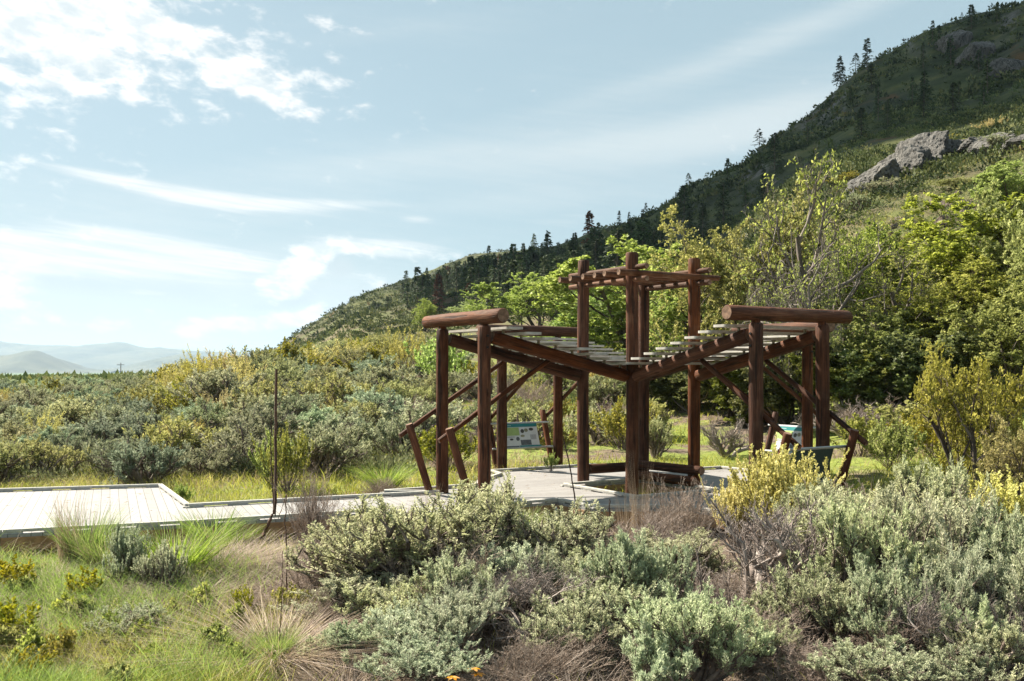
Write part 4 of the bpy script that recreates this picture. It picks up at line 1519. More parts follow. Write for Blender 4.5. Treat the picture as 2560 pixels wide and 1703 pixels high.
WHERE = ['left of the pair of sagebrush', 'right of the pair of sagebrush', 'at the left edge', 'by the radiating straw grass', 'near the bottom left corner', 'below the boardwalk edge']
for i in range(34):
    px = random.uniform(-20, 640)
    r = random.choice([random.uniform(8.0, 10.5), random.uniform(8.0, 13)])
    h = random.uniform(.16, .38)
    wz_ = WHERE[2] if px < 90 else (WHERE[3] if (px > 480 and r < 10) else (WHERE[4] if (px < 300 and r < 9.3) else (WHERE[5] if r > 12 else (WHERE[0] if px < 300 else WHERE[1]))))
    inst('leafy_weed', FORB[i % 2], ('small ' if h < .26 else '') + 'green leafy weed ' + wz_, 'weed', at(px, r, -.02), i * 2.1, (h, h, h), 'green weeds ' + wz_)
for (px, r, s_, lab) in [(610, 13.4, 1.1, 'matted dry thatch right below the boardwalk edge, the larger mat'), (700, 12.6, .9, 'matted dry thatch at the foot of the tall dark stalk'), (560, 11.6, .8, 'matted dry thatch above the slender weed'),
                        (180, 11.7, .8, 'matted dry thatch left of the pair of sagebrush'), (60, 10.8, .8, 'matted dry thatch at the left edge'), (640, 12.2, .8, 'matted dry thatch between stalk and slender weed')]:
    inst('dry_thatch', THATCH, lab, 'dry grass', at(px, r, -.02), px, (s_, s_, .32))
KIND['yellow'] = ('flowering_shrub', 'yellow-flowered shrub', 'shrub')
plant(HD, 'yellow', 1952, 14.3, hh(14.3, 1112, 1935), 205, 'bright yellow-flowered bush in front of the near right shelter post', group=None)
plant(HD, 'yellow', 1840, 14.9, hh(14.9, 1190, 1840), 110, 'small yellow-flowered bush at the left foot of the bright yellow bush')
plant(HD, 'yellow', 2500, 14.2, hh(14.2, 1180, 2500), 170, 'yellow-flowered bush at the right edge below the tall yellowish shrub')
plant(HD, 'yellow', 2240, 15.2, hh(15.2, 1210, 2240), 120, 'low yellow-flowered bush behind the foreground sagebrush at right')

# tall yellow-green shrub with gnarled trunk, right edge
TY = tree_proto('tallyellow', 'yg', trunks=4, ll=.026, lw=.011, lm=8, limbs=5, tilt=(15, 50), limbspread=.55, tr=.03, dead=.35, t0=.25, crownup=.22, wig=.25)
TY[0][1].materials[0] = mat_leaf('amber_leaf', [(0, (.12, .12, .03)), (.4, (.28, .26, .065)), (.75, (.45, .41, .12)), (1, (.62, .55, .21))], .4, .7, .02, .05)
inst('tall_shrub', TY, 'tall amber-green shrub on dark gnarled stems at the right edge', 'shrub', at(2455, 17.0, -.1), .6, (2.1, 2.1, hh(17, 850, 2455)))
inst('tall_shrub', TY, 'lower amber-green shrub with dark trunk, right edge above the yellow-flowered bush', 'shrub', at(2530, 15.8, -.1), 2.6, (1.5, 1.5, 2.1))

# ------------------------------------------------------------------ leafy weeds, tufts, stalks by the boardwalk
WEED = [spray_proto('weed_%d' % i, 'yg', stems=14, lm=12, ll=.075, lw=.040, side=3, tilt=(5, 40), twigm='twig') for i in range(2)]
GB = dict(g=[spray_proto('gbush_%d' % i, 'lime', stems=30, lm=18, ll=.06, lw=.03, side=3, tilt=(5, 60)) for i in range(1)])
for i, (px, r, h, wp, lab) in enumerate([
        (205, 11.2, .50, 100, 'yellow-green leafy weed below the tall grass tuft at left'),
        (25, 9.6, .55, 130, 'yellow-green weed at the left edge, halfway up the lower grass'),
        (35, 11.8, .50, 110, 'yellow-green weed at the left edge just below the boardwalk'),
        (160, 8.8, .45, 80, 'leafy weed near the bottom left corner'),
        (320, 8.9, .30, 60, 'small leafy weed in the grass at bottom left'),
        (605, 10.6, .42, 60, 'slender yellow-green weed left of the straw pile'),
        (720, 10.9, .38, 90, 'yellow-green weed at the left foot of the big foreground clump'),
        (430, 9.4, .28, 90, 'low yellow-green weed under the dull green sagebrush'),
        (90, 8.3, .40, 110, 'leafy weed in the bottom left corner'),
        (545, 9.8, .28, 70, 'little weed above the radiating straw mound')]):
    pr = WEED[i % 2]
    s = wp / F * r / .75
    inst('leafy_weed', pr, lab, 'weed', at(px, r, -.02), i * 1.7, (s, s, h), 'yellow-green weeds in the grass')
inst('leafy_shrub', GB['g'][0], 'bright green rounded bush in the corner of the boardwalk landing', 'shrub', at(456, 19.2, -.02), 0, (.42, .42, .45))
inst('leafy_shrub', MD['yg'][0], 'upright yellow-green shrub behind the boardwalk, right of the tall dark stalk', 'shrub', at(715, 20.8, -.02), 1, (1.0, 1.0, 1.45))
inst('leafy_shrub', MD['green'][0], 'mid-green shrub behind the boardwalk beside the tall dark stalk', 'shrub', at(680, 21.6, -.02), 2, (.9, .9, 1.25))
inst('leafy_shrub', GB['g'][0], 'pale green little bush at the far kerb between the back left posts', 'shrub', at(1378, 23.0, .15), 2, (.42, .42, .42))
TU = tuft_proto('tuft_g', ['grass2', 'straw'], (520, 120), (1.0, .8), .014, .5, .55, .22)
TU2 = tuft_proto('tuft_t', ['grass2', 'straw'], (420, 160), (1.0, .9), .012, .35, .45, .2)
TS = tuft_proto('tuft_s', ['straw', 'plume'], (900, 500), (1.0, .95), .008, .9, .9, .16)
TD = tuft_proto('tuft_d', ['straw', 'straw'], (110, 70), (1.0, .8), .006, .18, .22, .16)
for (pr, px, r, h, s, lab) in [
        (TU, 962, 20.8, .72, .95, 'spiky bright green grass tuft behind the boardwalk kerb'),
        (TU2, 215, 13.4, 1.0, .85, 'tall green grass tuft in front of the boardwalk at left'),
        (TU2, 265, 13.0, .72, .8, 'shorter green grass tuft right of the tall one, at the boardwalk edge'),
        (TU2, 530, 14.9, .70, .9, 'green grass tuft hanging at the boardwalk edge above the straw pile'),
        (TU2, 580, 14.9, .42, .8, 'green grass tuft against the boardwalk, left of the tall dark stalk'),
        (TU, 440, 12.6, .85, 1.0, 'green grass tuft behind the pair of sagebrush'),
        (TU, 380, 12.9, .55, .9, 'green grass tuft between boardwalk and the pair of sagebrush'),
        (TU2, 1320, 15.9, .55, .7, 'bright grass tuft at the shaded platform corner by the drain pipe'),
        (TU2, 1270, 16.2, .45, .6, 'small grass tuft left of the drain pipe'),
        (TU, 1600, 13.2, .40, .6, 'green grass tuft among dry brush in front of the platform'),
        (TS, 690, 9.2, .48, 1.0, 'big radiating straw-coloured bunch grass at bottom left of centre'),
        (TS, 250, 10.3, .30, .8, 'low straw bunch grass among the green weeds at lower left'),
        (TS, 470, 11.2, .34, .8, 'straw bunch grass right of the pair of sagebrush'),
        (TS, 860, 8.4, .30, .7, 'straw bunch grass at the bottom edge below the big clump'),
        (TS, 110, 9.3, .28, .8, 'straw bunch grass near the bottom left corner'),
        (TS, 540, 13.0, .42, .9, 'straw-coloured bunch grass beside the fallen dry pile'),
        (TS, 120, 12.0, .30, 1.0, 'low straw bunch grass at left below the boardwalk'),
        (TS, 2400, 12.4, .6, .8, 'pale dry bunch grass beneath the right-hand shrubs'),
        (TU, 690, 9.25, .42, .35, 'green tips growing out of the radiating straw bunch grass')]:
    inst('grass_tuft', pr, lab, 'grass tuft', at(px, r, -.02), px * .7, (s, s, h), 'grass tufts')
for (px, r, h, s, lab) in [(170, 13.3, 1.45, .7, 'tall bleached dry grass stalks beside the green tuft at left'),
                           (1600, 14.2, 1.65, .55, 'tall dry reed stalks standing before the tower posts'),
                           (1565, 14.0, 1.2, .6, 'shorter dry reed stalks left of the tall ones, before the tower'),
                           (1000, 15.6, .8, .9, 'dry stalks behind the pale sagebrush, by the left wing'),
                           (1080, 17.3, .9, .6, 'dry stalks crossing the foot of the leftmost shelter post')]:
    inst('dry_stalks', TD, lab, 'dry stalks', at(px, r, -.02), px * .3, (s, s, h))


def stalk(pts, r0, r1, label, knobs=60, seedy=True):
    P = np.array(pts, float)
    t = np.linspace(0, 1, len(P))
    tt = np.linspace(0, 1, 24)
    Q = np.stack([np.interp(tt, t, P[:, i]) for i in range(3)], 1)
    Q[1:-1, :2] += rng.normal(0, .004, (22, 2))
    g = [tube_batch(Q[None], (r0 + (r1 - r0) * tt)[None], 7)]
    t_ = thing('dead_stalk', label, 'dead stalk', tuple(P[0]))
    me = mesh_np('stalk', [(g[0][0] - P[0], g[0][1], g[0][2])])
    obj('stem', me, M['stalk'], t_)
    if seedy:
        n = knobs * 10
        u = rng.uniform(.45, .99, n)
        pos = np.stack([np.interp(u, tt, Q[:, i]) for i in range(3)], 1) - P[0]
        lv = leaves(pos, nrm(rng.normal(0, 1, (n, 3))) + np.array([0, 0, .4]), r0 * 1.0, r0 * .7)
        m2 = mesh_np('seeds', [lv])
        obj('seed_head', m2, M['stalk'], t_)
    return t_


x0, y0, z0 = at(636, 14.7)
stalk([(x0, y0, z0 - .05), (x0 + .20, y0, z0 + .34), (x0 + .31, y0, z0 + .62), (x0 + .315, y0, z0 + 1.5), (x0 + .325, y0, CAMZ + .01)], .026, .020, 'tall dark dead flower stalk rising in front of the boardwalk to the horizon')
stalk([(x0 + .27, y0 + .1, z0 + .5), (x0 + .22, y0 + .1, z0 + 1.4), (x0 + .225, y0 + .1, z0 + 2.05)], .012, .006, 'thinner dark dead stalk standing just left of the tallest one')
stalk([(x0 + .33, y0 - .1, z0 + .5), (x0 + .345, y0 - .1, z0 + 1.3), (x0 + .34, y0 - .1, z0 + 1.75)], .010, .005, 'short dark dead stalk close behind the right of the tallest one')
a_ = at(717, 11.3)
stalk([(a_[0], a_[1], a_[2] - .03), (a_[0] + .0, a_[1], a_[2] + .55), (a_[0] - .02, a_[1], a_[2] + 1.0), (a_[0] + .0, a_[1], hh(11.3, 1233, 717) + a_[2]), (a_[0] - .12, a_[1] + .1, a_[2] + 1.0)], .010, .004, 'bent dark twig with hooked tip, right of the tallest dead stalk', seedy=False)
a_ = at(705, 9.4)
stalk([(a_[0] - .03, a_[1], a_[2] - .02), (a_[0], a_[1], a_[2] + .5), (a_[0] + .01, a_[1], a_[2] + 1.0)], .005, .003, 'thin upright brown stem standing in the radiating straw grass', seedy=False)
a_ = at(1440, 12.6)
stalk([(a_[0], a_[1], a_[2] - .03), (a_[0] + .01, a_[1], a_[2] + .9), (a_[0] - .06, a_[1], a_[2] + 1.35), (a_[0] - .16, a_[1], hh(12.6, 1092, 1410) + a_[2])], .011, .007, 'slender brown stalk curving up left before the central platform')
a_ = at(1522, 12.8)
stalk([(a_[0], a_[1], a_[2] - .03), (a_[0] + .01, a_[1], a_[2] + .6), (a_[0] + .01, a_[1], hh(12.8, 1248, 1522) + a_[2])], .009, .007, 'short straight brown stalk right of the slender curving one')
a_ = at(1243, 8.5)
stalk([(a_[0], a_[1], a_[2] - .03), (a_[0] + .03, a_[1], a_[2] + .15), (a_[0] + .07, a_[1], a_[2] + .32)], .004, .003, 'thin pale stem in the dark hollow at the bottom', seedy=False)

# orange lilies
def lily(px, r, h, label, n=2):
    b = at(px, r)
    t_ = thing('orange_flower', label, 'flower', b)
    st = np.stack([np.zeros(6), np.zeros(6), np.linspace(-.02, h, 6)], 1)
    obj('stem', mesh_np('stem', [tube_batch(st[None], np.full((1, 6), .004), 5)]), M['green'], t_)
    for j in range(n):
        c = np.array([.04 * (j - .5), .02 * j, h - .05 * j])
        for k in range(6):
            a = k * pi / 3 + j
            d = np.array([cos(a), sin(a), .35])
            pos = c[None]
            s = np.array([-sin(a), cos(a), 0])
            L = .062
            pts = []
            for q, wdt in ((0, .004), (.35, .013), (.7, .015), (1.0, .001)):
                ctr = c + d * L * q + np.array([0, 0, -.03]) * q * q
                pts += [ctr - s * wdt, ctr + s * wdt]
            V = np.array(pts)
            fc = np.array([[0, 1, 3, 2], [2, 3, 5, 4], [4, 5, 7, 6]])
            obj('petal', mesh_np('petal', [(V, fc)], smooth=True), M['orange'], t_)


lily(1190, 8.2, gz(0, 8.2) * 0 + (CAMZ - (1672 - HY) / F * 8.2) - gz((1190-1280)/F*8.2, 8.2), 'orange lily-like flower beside the mint sagebrush at the bottom edge, the upper of the two')
lily(1138, 8.0, (CAMZ - (1694 - HY) / F * 8.0) - gz((1138-1280)/F*8.0, 8.0), 'orange flower just showing at the bottom edge, the lower left of the two', 1)

# ------------------------------------------------------------------ grass (stuff)
def in_poly(x, y, poly):
    r = np.zeros(len(x), bool)
    n = len(poly)
    j = n - 1
    for i in range(n):
        xi, yi = poly[i]
        xj, yj = poly[j]
        c = ((yi > y) != (yj > y)) & (x < (xj - xi) * (y - yi) / (yj - yi + 1e-12) + xi)
        r ^= c
        j = i
    return r


def field(n, r0, r1, p0=-150, p1=2700, power=1.0):
    r = r0 * (r1 / r0) ** rng.random(n)
    px = rng.uniform(p0, p1, n)
    x = (px - 1280) / F * r
    ok = ~(in_poly(x, r, pa) | (in_poly(x, r, PLAT) & ~in_poly(x, r, HOLE)))
    return x[ok], r[ok], px[ok]


def grass_patch(name, mat, n, r0, r1, hmin, hmax, wd, mask, lean=.4, curve=.6, dirn=None, segs=3, **kw):
    x, y, px = field(n, r0, r1, **kw)
    m = mask(x, y, px)
    k = rng.random(len(x)) < m
    x, y, px = x[k], y[k], px[k]
    z = ground(x, y)
    pos = np.stack([x, y, z - .01], 1)
    nz = .6 + .8 * vnoise(x * 1.7 + 50, y * 1.7 + 50, 77)
    h = rng.uniform(hmin, hmax, len(x)) * nz
    val = np.clip(.5 * vnoise(x * 2.2 + 90, y * 2.2 + 90, 5) + .5 * rng.random(len(x)) + .0, 0, 1)
    g = blades(pos, h, wd, lean, curve, segs, up_dir=(None if dirn is None else np.tile(dirn, (len(x), 1))), val=val)
    o = obj(name, mesh_np(name, g), M[mat])
    props(o, 'loose ' + name.replace('_', ' ') + ' covering the ground', 'grass', kind='stuff')
    return o


def green_mask(x, y, px):
    a = vnoise(x * .55 + 9, y * .55 + 9, 3)
    base = np.clip((a - .30) * 3, 0, 1)
    left = np.clip((760 - px) / 250, 0, 1)
    low = np.clip((11.4 - y) / 1.6, 0, 1)
    mid = np.clip((y - 18) / 2, 0, 1)
    return np.clip(.22 * base * np.clip((y - 14) / 3 + (760 - px) / 200, .12, 1) + left * low * .8 + left * .30 * base + mid * .75 * base, .0, 1)


def straw_mask(x, y, px):
    a = vnoise(x * .6 + 31, y * .6 + 31, 8)
    b = np.clip((a - .35) * 2.6, 0, 1)
    left = np.clip((820 - px) / 200, 0, 1)
    band = np.exp(-((y - 12.4) / 1.3) ** 2) * .6
    return np.clip(.22 * b + left * band * .9 + np.clip((y - 18) / 2, 0, 1) * .35 * b, 0, 1)


grass_patch('green_grass', 'grass', 120000, 7.2, 26, .12, .36, .009, green_mask, .3, .55)
grass_patch('tall_green_grass', 'grass2', 28000, 7.4, 13.5, .20, .46, .009, lambda x, y, px: np.clip((720 - px) / 200, 0, 1) * np.clip(vnoise(x * .8 + 3, y * .8, 44) * 2.4 - .7, 0, 1), .3, .7, segs=4, p1=800)
grass_patch('dry_grass', 'straw', 75000, 7.2, 24, .08, .28, .007, straw_mask, .8, .9)
grass_patch('fallen_straw', 'straw', 6000, 8.5, 15.5, .20, .5, .005, lambda x, y, px: np.clip((850 - px) / 150, 0, 1) * np.clip(vnoise(x * .9, y * .9, 4) * 1.6 - .35, 0, 1), 1.6, 1.0, dirn=np.array([-.3, -.2, 0]), segs=4, p1=900)
grass_patch('meadow_grass', 'grass', 90000, 20, 70, .12, .34, .020, lambda x, y, px: np.clip(vnoise(x * .25 + 4, y * .25 + 4, 12) * 2.0 - .45, 0, 1), .5, .6, segs=2)
grass_patch('meadow_straw', 'straw', 40000, 20, 60, .12, .34, .016, lambda x, y, px: np.clip(vnoise(x * .3 + 40, y * .3 + 4, 15) * 2.0 - .7, 0, 1), .5, .6, segs=2)
grass_patch('twig_litter', 'plume', 22000, 7.2, 15, .10, .32, .005, lambda x, y, px: np.clip((px - 700) / 150, 0, 1) * .7, 1.8, .8, segs=2, p0=650)

nl = 1500
lx, ly = rng.uniform(-10, 8, nl), rng.uniform(13.5, 24, nl)
ok = in_poly(lx, ly, pa) | (in_poly(lx, ly, PLAT) & ~in_poly(lx, ly, HOLE))
lx, ly = lx[ok], ly[ok]
ok = vnoise(lx * 1.3, ly * 1.3, 66) > .5
lx, ly = lx[ok], ly[ok]
dl = nrm(np.stack([rng.normal(0, 1, len(lx)), rng.normal(0, 1, len(lx)), np.full(len(lx), .08)], 1))
o = obj('plant_litter', mesh_np('plant_litter', [leaves(np.stack([lx, ly, np.full(len(lx), DZ + .004)], 1), dl, .10, .007)]), M['straw'])
props(o, 'bits of straw and twig blown onto the boardwalk planks', 'litter', kind='stuff')

# ------------------------------------------------------------------ middle-distance brush behind the boardwalk
placed = []


def free(x, y, d):
    for (a, b, e) in placed:
        if (a - x) ** 2 + (b - y) ** 2 < (.42 * (d + e)) ** 2:
            return False
    return True


def zone(px, r):
    if r < 27:
        dep = 'just behind the boardwalk'
    elif r < 36:
        dep = 'in the second rows of brush'
    elif r < 50:
        dep = 'in the middle of the flat'
    else:
        dep = 'far back on the flat'
    if px < 260:
        s = 'at the left edge'
    elif px < 560:
        s = 'behind the landing'
    elif px < 800:
        s = 'around the tall dark stalk'
    elif px < 1060:
        s = 'left of the shelter'
    elif px < 1500:
        s = 'seen through the left wing'
    else:
        s = 'beyond the tower'
    return dep + ' ' + s


def size_word(h):
    return 'low ' if h < .95 else ('tall ' if h > 1.5 else '')


cnt = 0
tries = 0
while cnt < 285 and tries < 9000:
    tries += 1
    r = 22.5 * (112 / 22.5) ** (random.random() ** 1.15)
    px = random.uniform(-120, 1700)
    x = (px - 1280) / F * r
    if math.hypot(x - FX2, r - FY2) < 6.0:
        continue
    if px > 1150 and (r < 29 or r > 60):
        continue
    if px > 820 and r < 24:
        continue
    h = random.uniform(.85, 1.6) * (1.0 if r < 40 else 1.2)
    if not free(x, r, h * 1.5):
        continue
    q = random.random()
    yellowband = (r > 44 and px > 380 and random.random() < .62) or (r > 66 and px > 800)
    if yellowband:
        kd = random.choice(['yellow', 'yellow', 'yg', 'pale', 'sage'])
        h *= 1.35
    elif px > 950 and r < 45:
        kd = random.choice(['pale', 'sage', 'yg', 'fuzz', 'sage'])
    elif r < 30:
        kd = random.choice(['sage', 'blue', 'sage', 'sage', 'fuzz', 'dead', 'pale', 'sage', 'blue', 'twig'])
    else:
        kd = random.choice(['sage', 'blue', 'sage', 'sage', 'blue', 'pale', 'yg' if q < .35 else 'sage', 'yellow' if q < .25 else 'blue'])
    placed.append((x, r, h * 1.5))
    nm, desc, cat = KIND[kd]
    plant(MD, kd, px, r, h, None, size_word(h) + desc + ' ' + zone(px, r), wf=random.uniform(1.15, 1.55), dz=-.10,
          group='brush on the flat behind the boardwalk: ' + size_word(h) + desc + ' ' + zone(px, r))
    cnt += 1
print('mid brush', cnt)
for (k, px, r, yt, wp, lab) in [
        ('yellow', 500, 58, 868, 130, 'golden-flowered shrub on the skyline, leftmost of the golden row'),
        ('yellow', 560, 60, 868, 120, 'golden-flowered shrub on the skyline, second of the golden row'),
        ('yellow', 430, 60, 905, 70, 'small golden shrub on the skyline above the landing'),
        ('yg', 725, 62, 845, 130, 'rounded yellow-green shrub on the skyline left of the hill foot'),
        ('green', 590, 66, 880, 30, 'thin dark little tree on the skyline beside the golden row'),
        ('yellow', 645, 62, 880, 70, 'golden shrub between the dark little tree and the rounded yellow-green shrub'),
        ('yellow', 880, 66, 850, 150, 'pale golden shrub below the knoll'),
        ('yellow', 1010, 62, 815, 130, 'tall golden shrub left of the cross log, against the dark trees'),
        ('yg', 930, 60, 860, 120, 'yellow-green shrub below the knoll'),
        ('yellow', 790, 64, 868, 110, 'pale golden shrub right of the rounded yellow-green one'),
        ('lime', 1105, 52, 830, 160, 'bright yellow-green bush behind the leftmost shelter post'),
        ('yellow', 95, 60, 975, 130, 'golden shrub near the left edge of the flat'),
        ('yg', 30, 66, 965, 60, 'small yellow-green shrub at the left edge of the flat')]:
    if k == 'lime':
        pr = GB['g'][0]
        s = wp / F * r / 1.1
        inst('leafy_shrub', pr, lab, 'shrub', at(px, r, -.05), 1, (s, s, hh(r, yt, px)))
    else:
        plant(MD, k, px, r, hh(r, yt, px), wp, lab, dz=-.05)

# ------------------------------------------------------------------ trees
print('trees')
TR = dict(
    lime=[tree_proto('lime_%d' % i, 'lime', trunks=3, ll=.016, lw=.010, lm=24, limbs=7, t0=.2) for i in range(2)],
    green=[tree_proto('green_%d' % i, 'green', trunks=4, ll=.016, lw=.011, lm=22, limbs=6, tilt=(8, 30), t0=.10, tr=.014) for i in range(2)],
    olive=[tree_proto('olive_%d' % i, 'olive', trunks=3, ll=.015, lw=.010, lm=16, limbs=6, tilt=(8, 28), t0=.15, dead=.30, tr=.016) for i in range(2)],
    low=[tree_proto('low_%d' % i, 'shaded_green', trunks=6, ll=.034, lw=.024, lm=12, limbs=4, tilt=(20, 62), t0=.05, tr=.012, sub=4) for i in range(2)],
    bare=[tree_proto('bare_%d' % i, 'olive', trunks=2, ll=.018, lw=.010, lm=6, limbs=6, tilt=(5, 30), t0=.25, dead=.70, tr=.036, barkm='deadtree', wig=.16) for i in range(2)],
    weep=[tree_proto('weep_%d' % i, 'olive', trunks=2, ll=.018, lw=.010, lm=4, limbs=9, tilt=(5, 25), t0=.45, dead=.90, tr=.024, barkm='deadtree', fall=1.6, tips=10) for i in range(1)],
)
TWID = {}


def tree(kind, px, r, ytop, wpx, label, rz=None, dz=-.15, name='broadleaf_tree', group=None, i=None):
    k = TR[kind]
    pr = k[(random.randrange(len(k)) if i is None else i)]
    me = pr[0][1]
    if me.name not in TWID:
        co = np.empty(len(me.vertices) * 3, np.float32)
        me.vertices.foreach_get('co', co)
        co = co.reshape(-1, 3)
        TWID[me.name] = float(np.percentile(co[:, 0], 97) - np.percentile(co[:, 0], 3) + np.percentile(co[:, 1], 97) - np.percentile(co[:, 1], 3)) / 2
    b = at(px, r, dz)
    h = CAMZ + (HY - ytop) / F * r - b[2]
    s = wpx / F * r / TWID[me.name]
    return inst(name, pr, label, 'tree', b, rz if rz is not None else random.uniform(0, 6.28), (s, s, h), group)


G2 = 'trees of the thicket right of the shelter'
for (k, px, r, yt, wp, lab) in [
        ('lime', 1335, 105, 682, 190, 'round lime-green tree standing alone above the left wing'),
        ('lime', 1060, 150, 748, 55, 'small lime tree at the foot of the conifer slope, left one'),
        ('lime', 1165, 150, 755, 90, 'low lime tree at the foot of the conifer slope, right one'),
        ('lime', 1600, 52, 605, 360, 'bright lime tree directly behind the tower trellis'),
        ('lime', 1500, 56, 715, 260, 'lime tree behind the left side of the tower'),
        ('lime', 1420, 62, 800, 200, 'low lime tree between the left wing and tower'),
        ('lime', 1700, 46, 690, 250, 'green tree behind the right tower post'),
        ('olive', 1800, 40, 530, 280, 'olive-green tree with sparse top, left end of the right-hand thicket'),
        ('olive', 1920, 38, 440, 250, 'tallest olive tree with twisted bare limbs above the right wing'),
        ('bare', 1975, 36, 425, 300, 'half-bare grey tree with crooked top above the right cross log'),
        ('weep', 2015, 32.5, 600, 230, 'tree hung with a curtain of dead grey twigs behind the right cross log'),
        ('olive', 2120, 39, 560, 260, 'olive tree right of the curtain of dead twigs'),
        ('bare', 2230, 35, 640, 240, 'small crooked tree with pale bare limbs in front of the green thicket'),
        ('olive', 2290, 39, 600, 240, 'olive tree in the middle of the right-hand thicket'),
        ('green', 2450, 37, 500, 300, 'dense bright green tree at the right edge'),
        ('green', 2580, 34, 440, 280, 'dense green tree cut by the right edge'),
        ('green', 2390, 34, 660, 250, 'dark green tree behind the tall amber shrub'),
        ('green', 2160, 33.5, 760, 260, 'low dark green tree over the shady hollow right of the shelter'),
        ('green', 2520, 30, 700, 240, 'dark leafy tree at the right edge behind the amber shrub'),
        ('low', 1640, 40, 880, 240, 'leafy bush with dark base behind the tower'),
        ('low', 1760, 37, 880, 240, 'leafy bush with dark base seen through the right wing'),
        ('low', 1860, 34.5, 870, 230, 'leafy bush behind the near right post'),
        ('low', 1970, 33, 860, 230, 'dark leafy bush behind the sloping right beams'),
        ('low', 2090, 32, 880, 240, 'dark leafy bush right of the rightmost post'),
        ('low', 2220, 31.5, 880, 240, 'dark leafy bush left of the amber shrub'),
        ('low', 2340, 31, 840, 240, 'dark leafy bush behind the amber shrub'),
        ('lime', 1440, 50, 860, 170, 'small lime bush behind the left tower post'),
        ('low', 1560, 48, 860, 170, 'low green bush behind the front tower post'),
        ('olive', 1730, 48, 640, 220, 'thin olive tree behind the right tower post'),
        ('olive', 2060, 43, 520, 240, 'olive tree on the lower slope behind the thicket'),
        ('olive', 2200, 46, 540, 200, 'olive bushy tree on the slope below the rock rubble'),
        ('lime', 2180, 84, 490, 110, 'lime bush on the slope below the pale rock slab'),
        ('green', 2440, 62, 470, 160, 'green bush climbing the slope at right'),
        ('lime', 2540, 52, 400, 160, 'lime tree high at the right edge'),
        ('olive', 2400, 80, 360, 130, 'airy yellow-green bush on the skyline of the near slope, above the rubble')]:
    tree(k, px, r, yt, wp, lab, group=G2)
for (k, px, r, yt, wp, lab) in [
        ('green', 2230, 22.5, 1120, 150, 'dull green bush on the lawn right of the near right prop'),
        ('yg', 2340, 23.5, 1090, 150, 'yellow-green bush under the amber shrub'),
        ('green', 2150, 25, 1120, 110, 'small dull green bush on the lawn behind the near right prop'),
        ('fuzz', 2200, 29, 1070, 220, 'pile of pinkish dead branches along the shady thicket edge, right part'),
        ('dead', 2120, 29.5, 1075, 170, 'dead branches lying at the shady thicket edge behind the props'),
        ('yg', 2430, 20, 1130, 170, 'yellow-green bush at the foot of the amber shrub'),
        ('sage', 1640, 27, 1110, 90, 'small grey bush behind the right tower post'),
        ('dead', 1820, 27, 1110, 130, 'small bare bush on the lawn seen under the right wing'),
        ('green', 2300, 26, 1060, 200, 'dark leafy bush at the back of the lawn'),
        ('yellow', 2262, 79, 480, 70, 'golden shrub on the near slope beside the rubble'),
        ('sage', 2300, 74, 520, 90, 'grey sagebrush on the near slope left of the rubble'),
        ('sage', 2215, 70, 545, 90, 'grey sagebrush lower on the near slope'),
        ('yellow', 2480, 84, 330, 70, 'golden shrub high on the near slope'),
        ('yg', 2340, 86, 415, 80, 'yellow-green shrub on the near slope crest left of the airy bush'),
        ('sage', 2150, 66, 590, 80, 'grey sagebrush at the foot of the near slope'),
        ('yg', 2120, 80, 520, 80, 'yellow-green shrub at the foot of the slab'),
        ('sage', 2520, 70, 400, 110, 'grey sagebrush at the right edge of the near slope')]:
    plant(MD, k, px, r, max(1.2, hh(r, yt, px)), wp, lab, dz=-.1)

# conifers
CF = [conifer_proto('fir_%d' % i, slim=.13 + .025 * i, n=80 + 14 * i, gap=.04 * i) for i in range(5)]
CP = [conifer_proto('pine_%d' % i, n=55, slim=.26, gap=.25, bare=.28) for i in range(2)]
CR = [conifer_proto('rustfir', 'rust', slim=.18)]


_rc = {}


def column(px):
    """rows in which the ground along one photo column is seen"""
    k = int(round(px / 4.0))
    if k not in _rc:
        rs = np.linspace(62, 1000, 900)
        _rc[k] = (rs, HY - F * (ground((k * 4 - 1280) / F * rs, rs) - CAMZ) / rs)
    return _rc[k]


def ridge_depth(px):
    rs, yy = column(px)
    i = int(np.argmin(yy))
    return rs[i], yy[i]


def row_depth(px, y):
    """nearest depth at which the ground is seen in row y"""
    rs, yy = column(px)
    k = np.where(yy <= y)[0]
    return rs[k[0]] if len(k) else None


nc = 0
def conifer(px, r, h, lab, protos=CF, group='conifers on the mountainside', rzz=None):
    b = at(px, r, -.3)
    return inst('conifer', random.choice(protos), lab, 'conifer', b, random.uniform(0, 6.28), (h * random.uniform(.85, 1.5),) * 2 + (h,), group)


# skyline trees that can be told apart
for (px, hpx, pr, lab) in [(2139, 54, CP, 'lone pine with open crown on the steep skyline, the highest large one'),
                           (2100, 72, CF, 'dark conifer just left of the lone open-crowned pine on the steep skyline'),
                           (2168, 80, CF, 'dark broad conifer just below the lone open-crowned pine'),
                           (1898, 58, CP, 'lone pine on the skyline halfway along the steep ridge'),
                           (1722, 42, CP, 'lone pointed conifer on the skyline left of the halfway pine'),
                           (1690, 25, CP, 'small broad pine just left of the lone pointed skyline conifer'),
                           (1615, 32, CF, 'small pointed skyline conifer above the tower'),
                           (1548, 35, CF, 'narrow skyline conifer above the left tower post'),
                           (1573, 28, CF, 'short skyline conifer right of the narrow one'),
                           (1470, 48, CP, 'tall skyline conifer standing above the left wing'),
                           (1335, 42, CF, 'skyline conifer above the round lime tree'),
                           (1366, 36, CF, 'skyline conifer right of the one above the round lime tree'),
                           (2405, 22, CP, 'tiny conifer high on the skyline near the upper right')]:
    r, yr = ridge_depth(px)
    conifer(px, r - 6, hpx / F * r * 1.05, lab, pr)
    nc += 1
tries = 0
nright = 0
cp = []
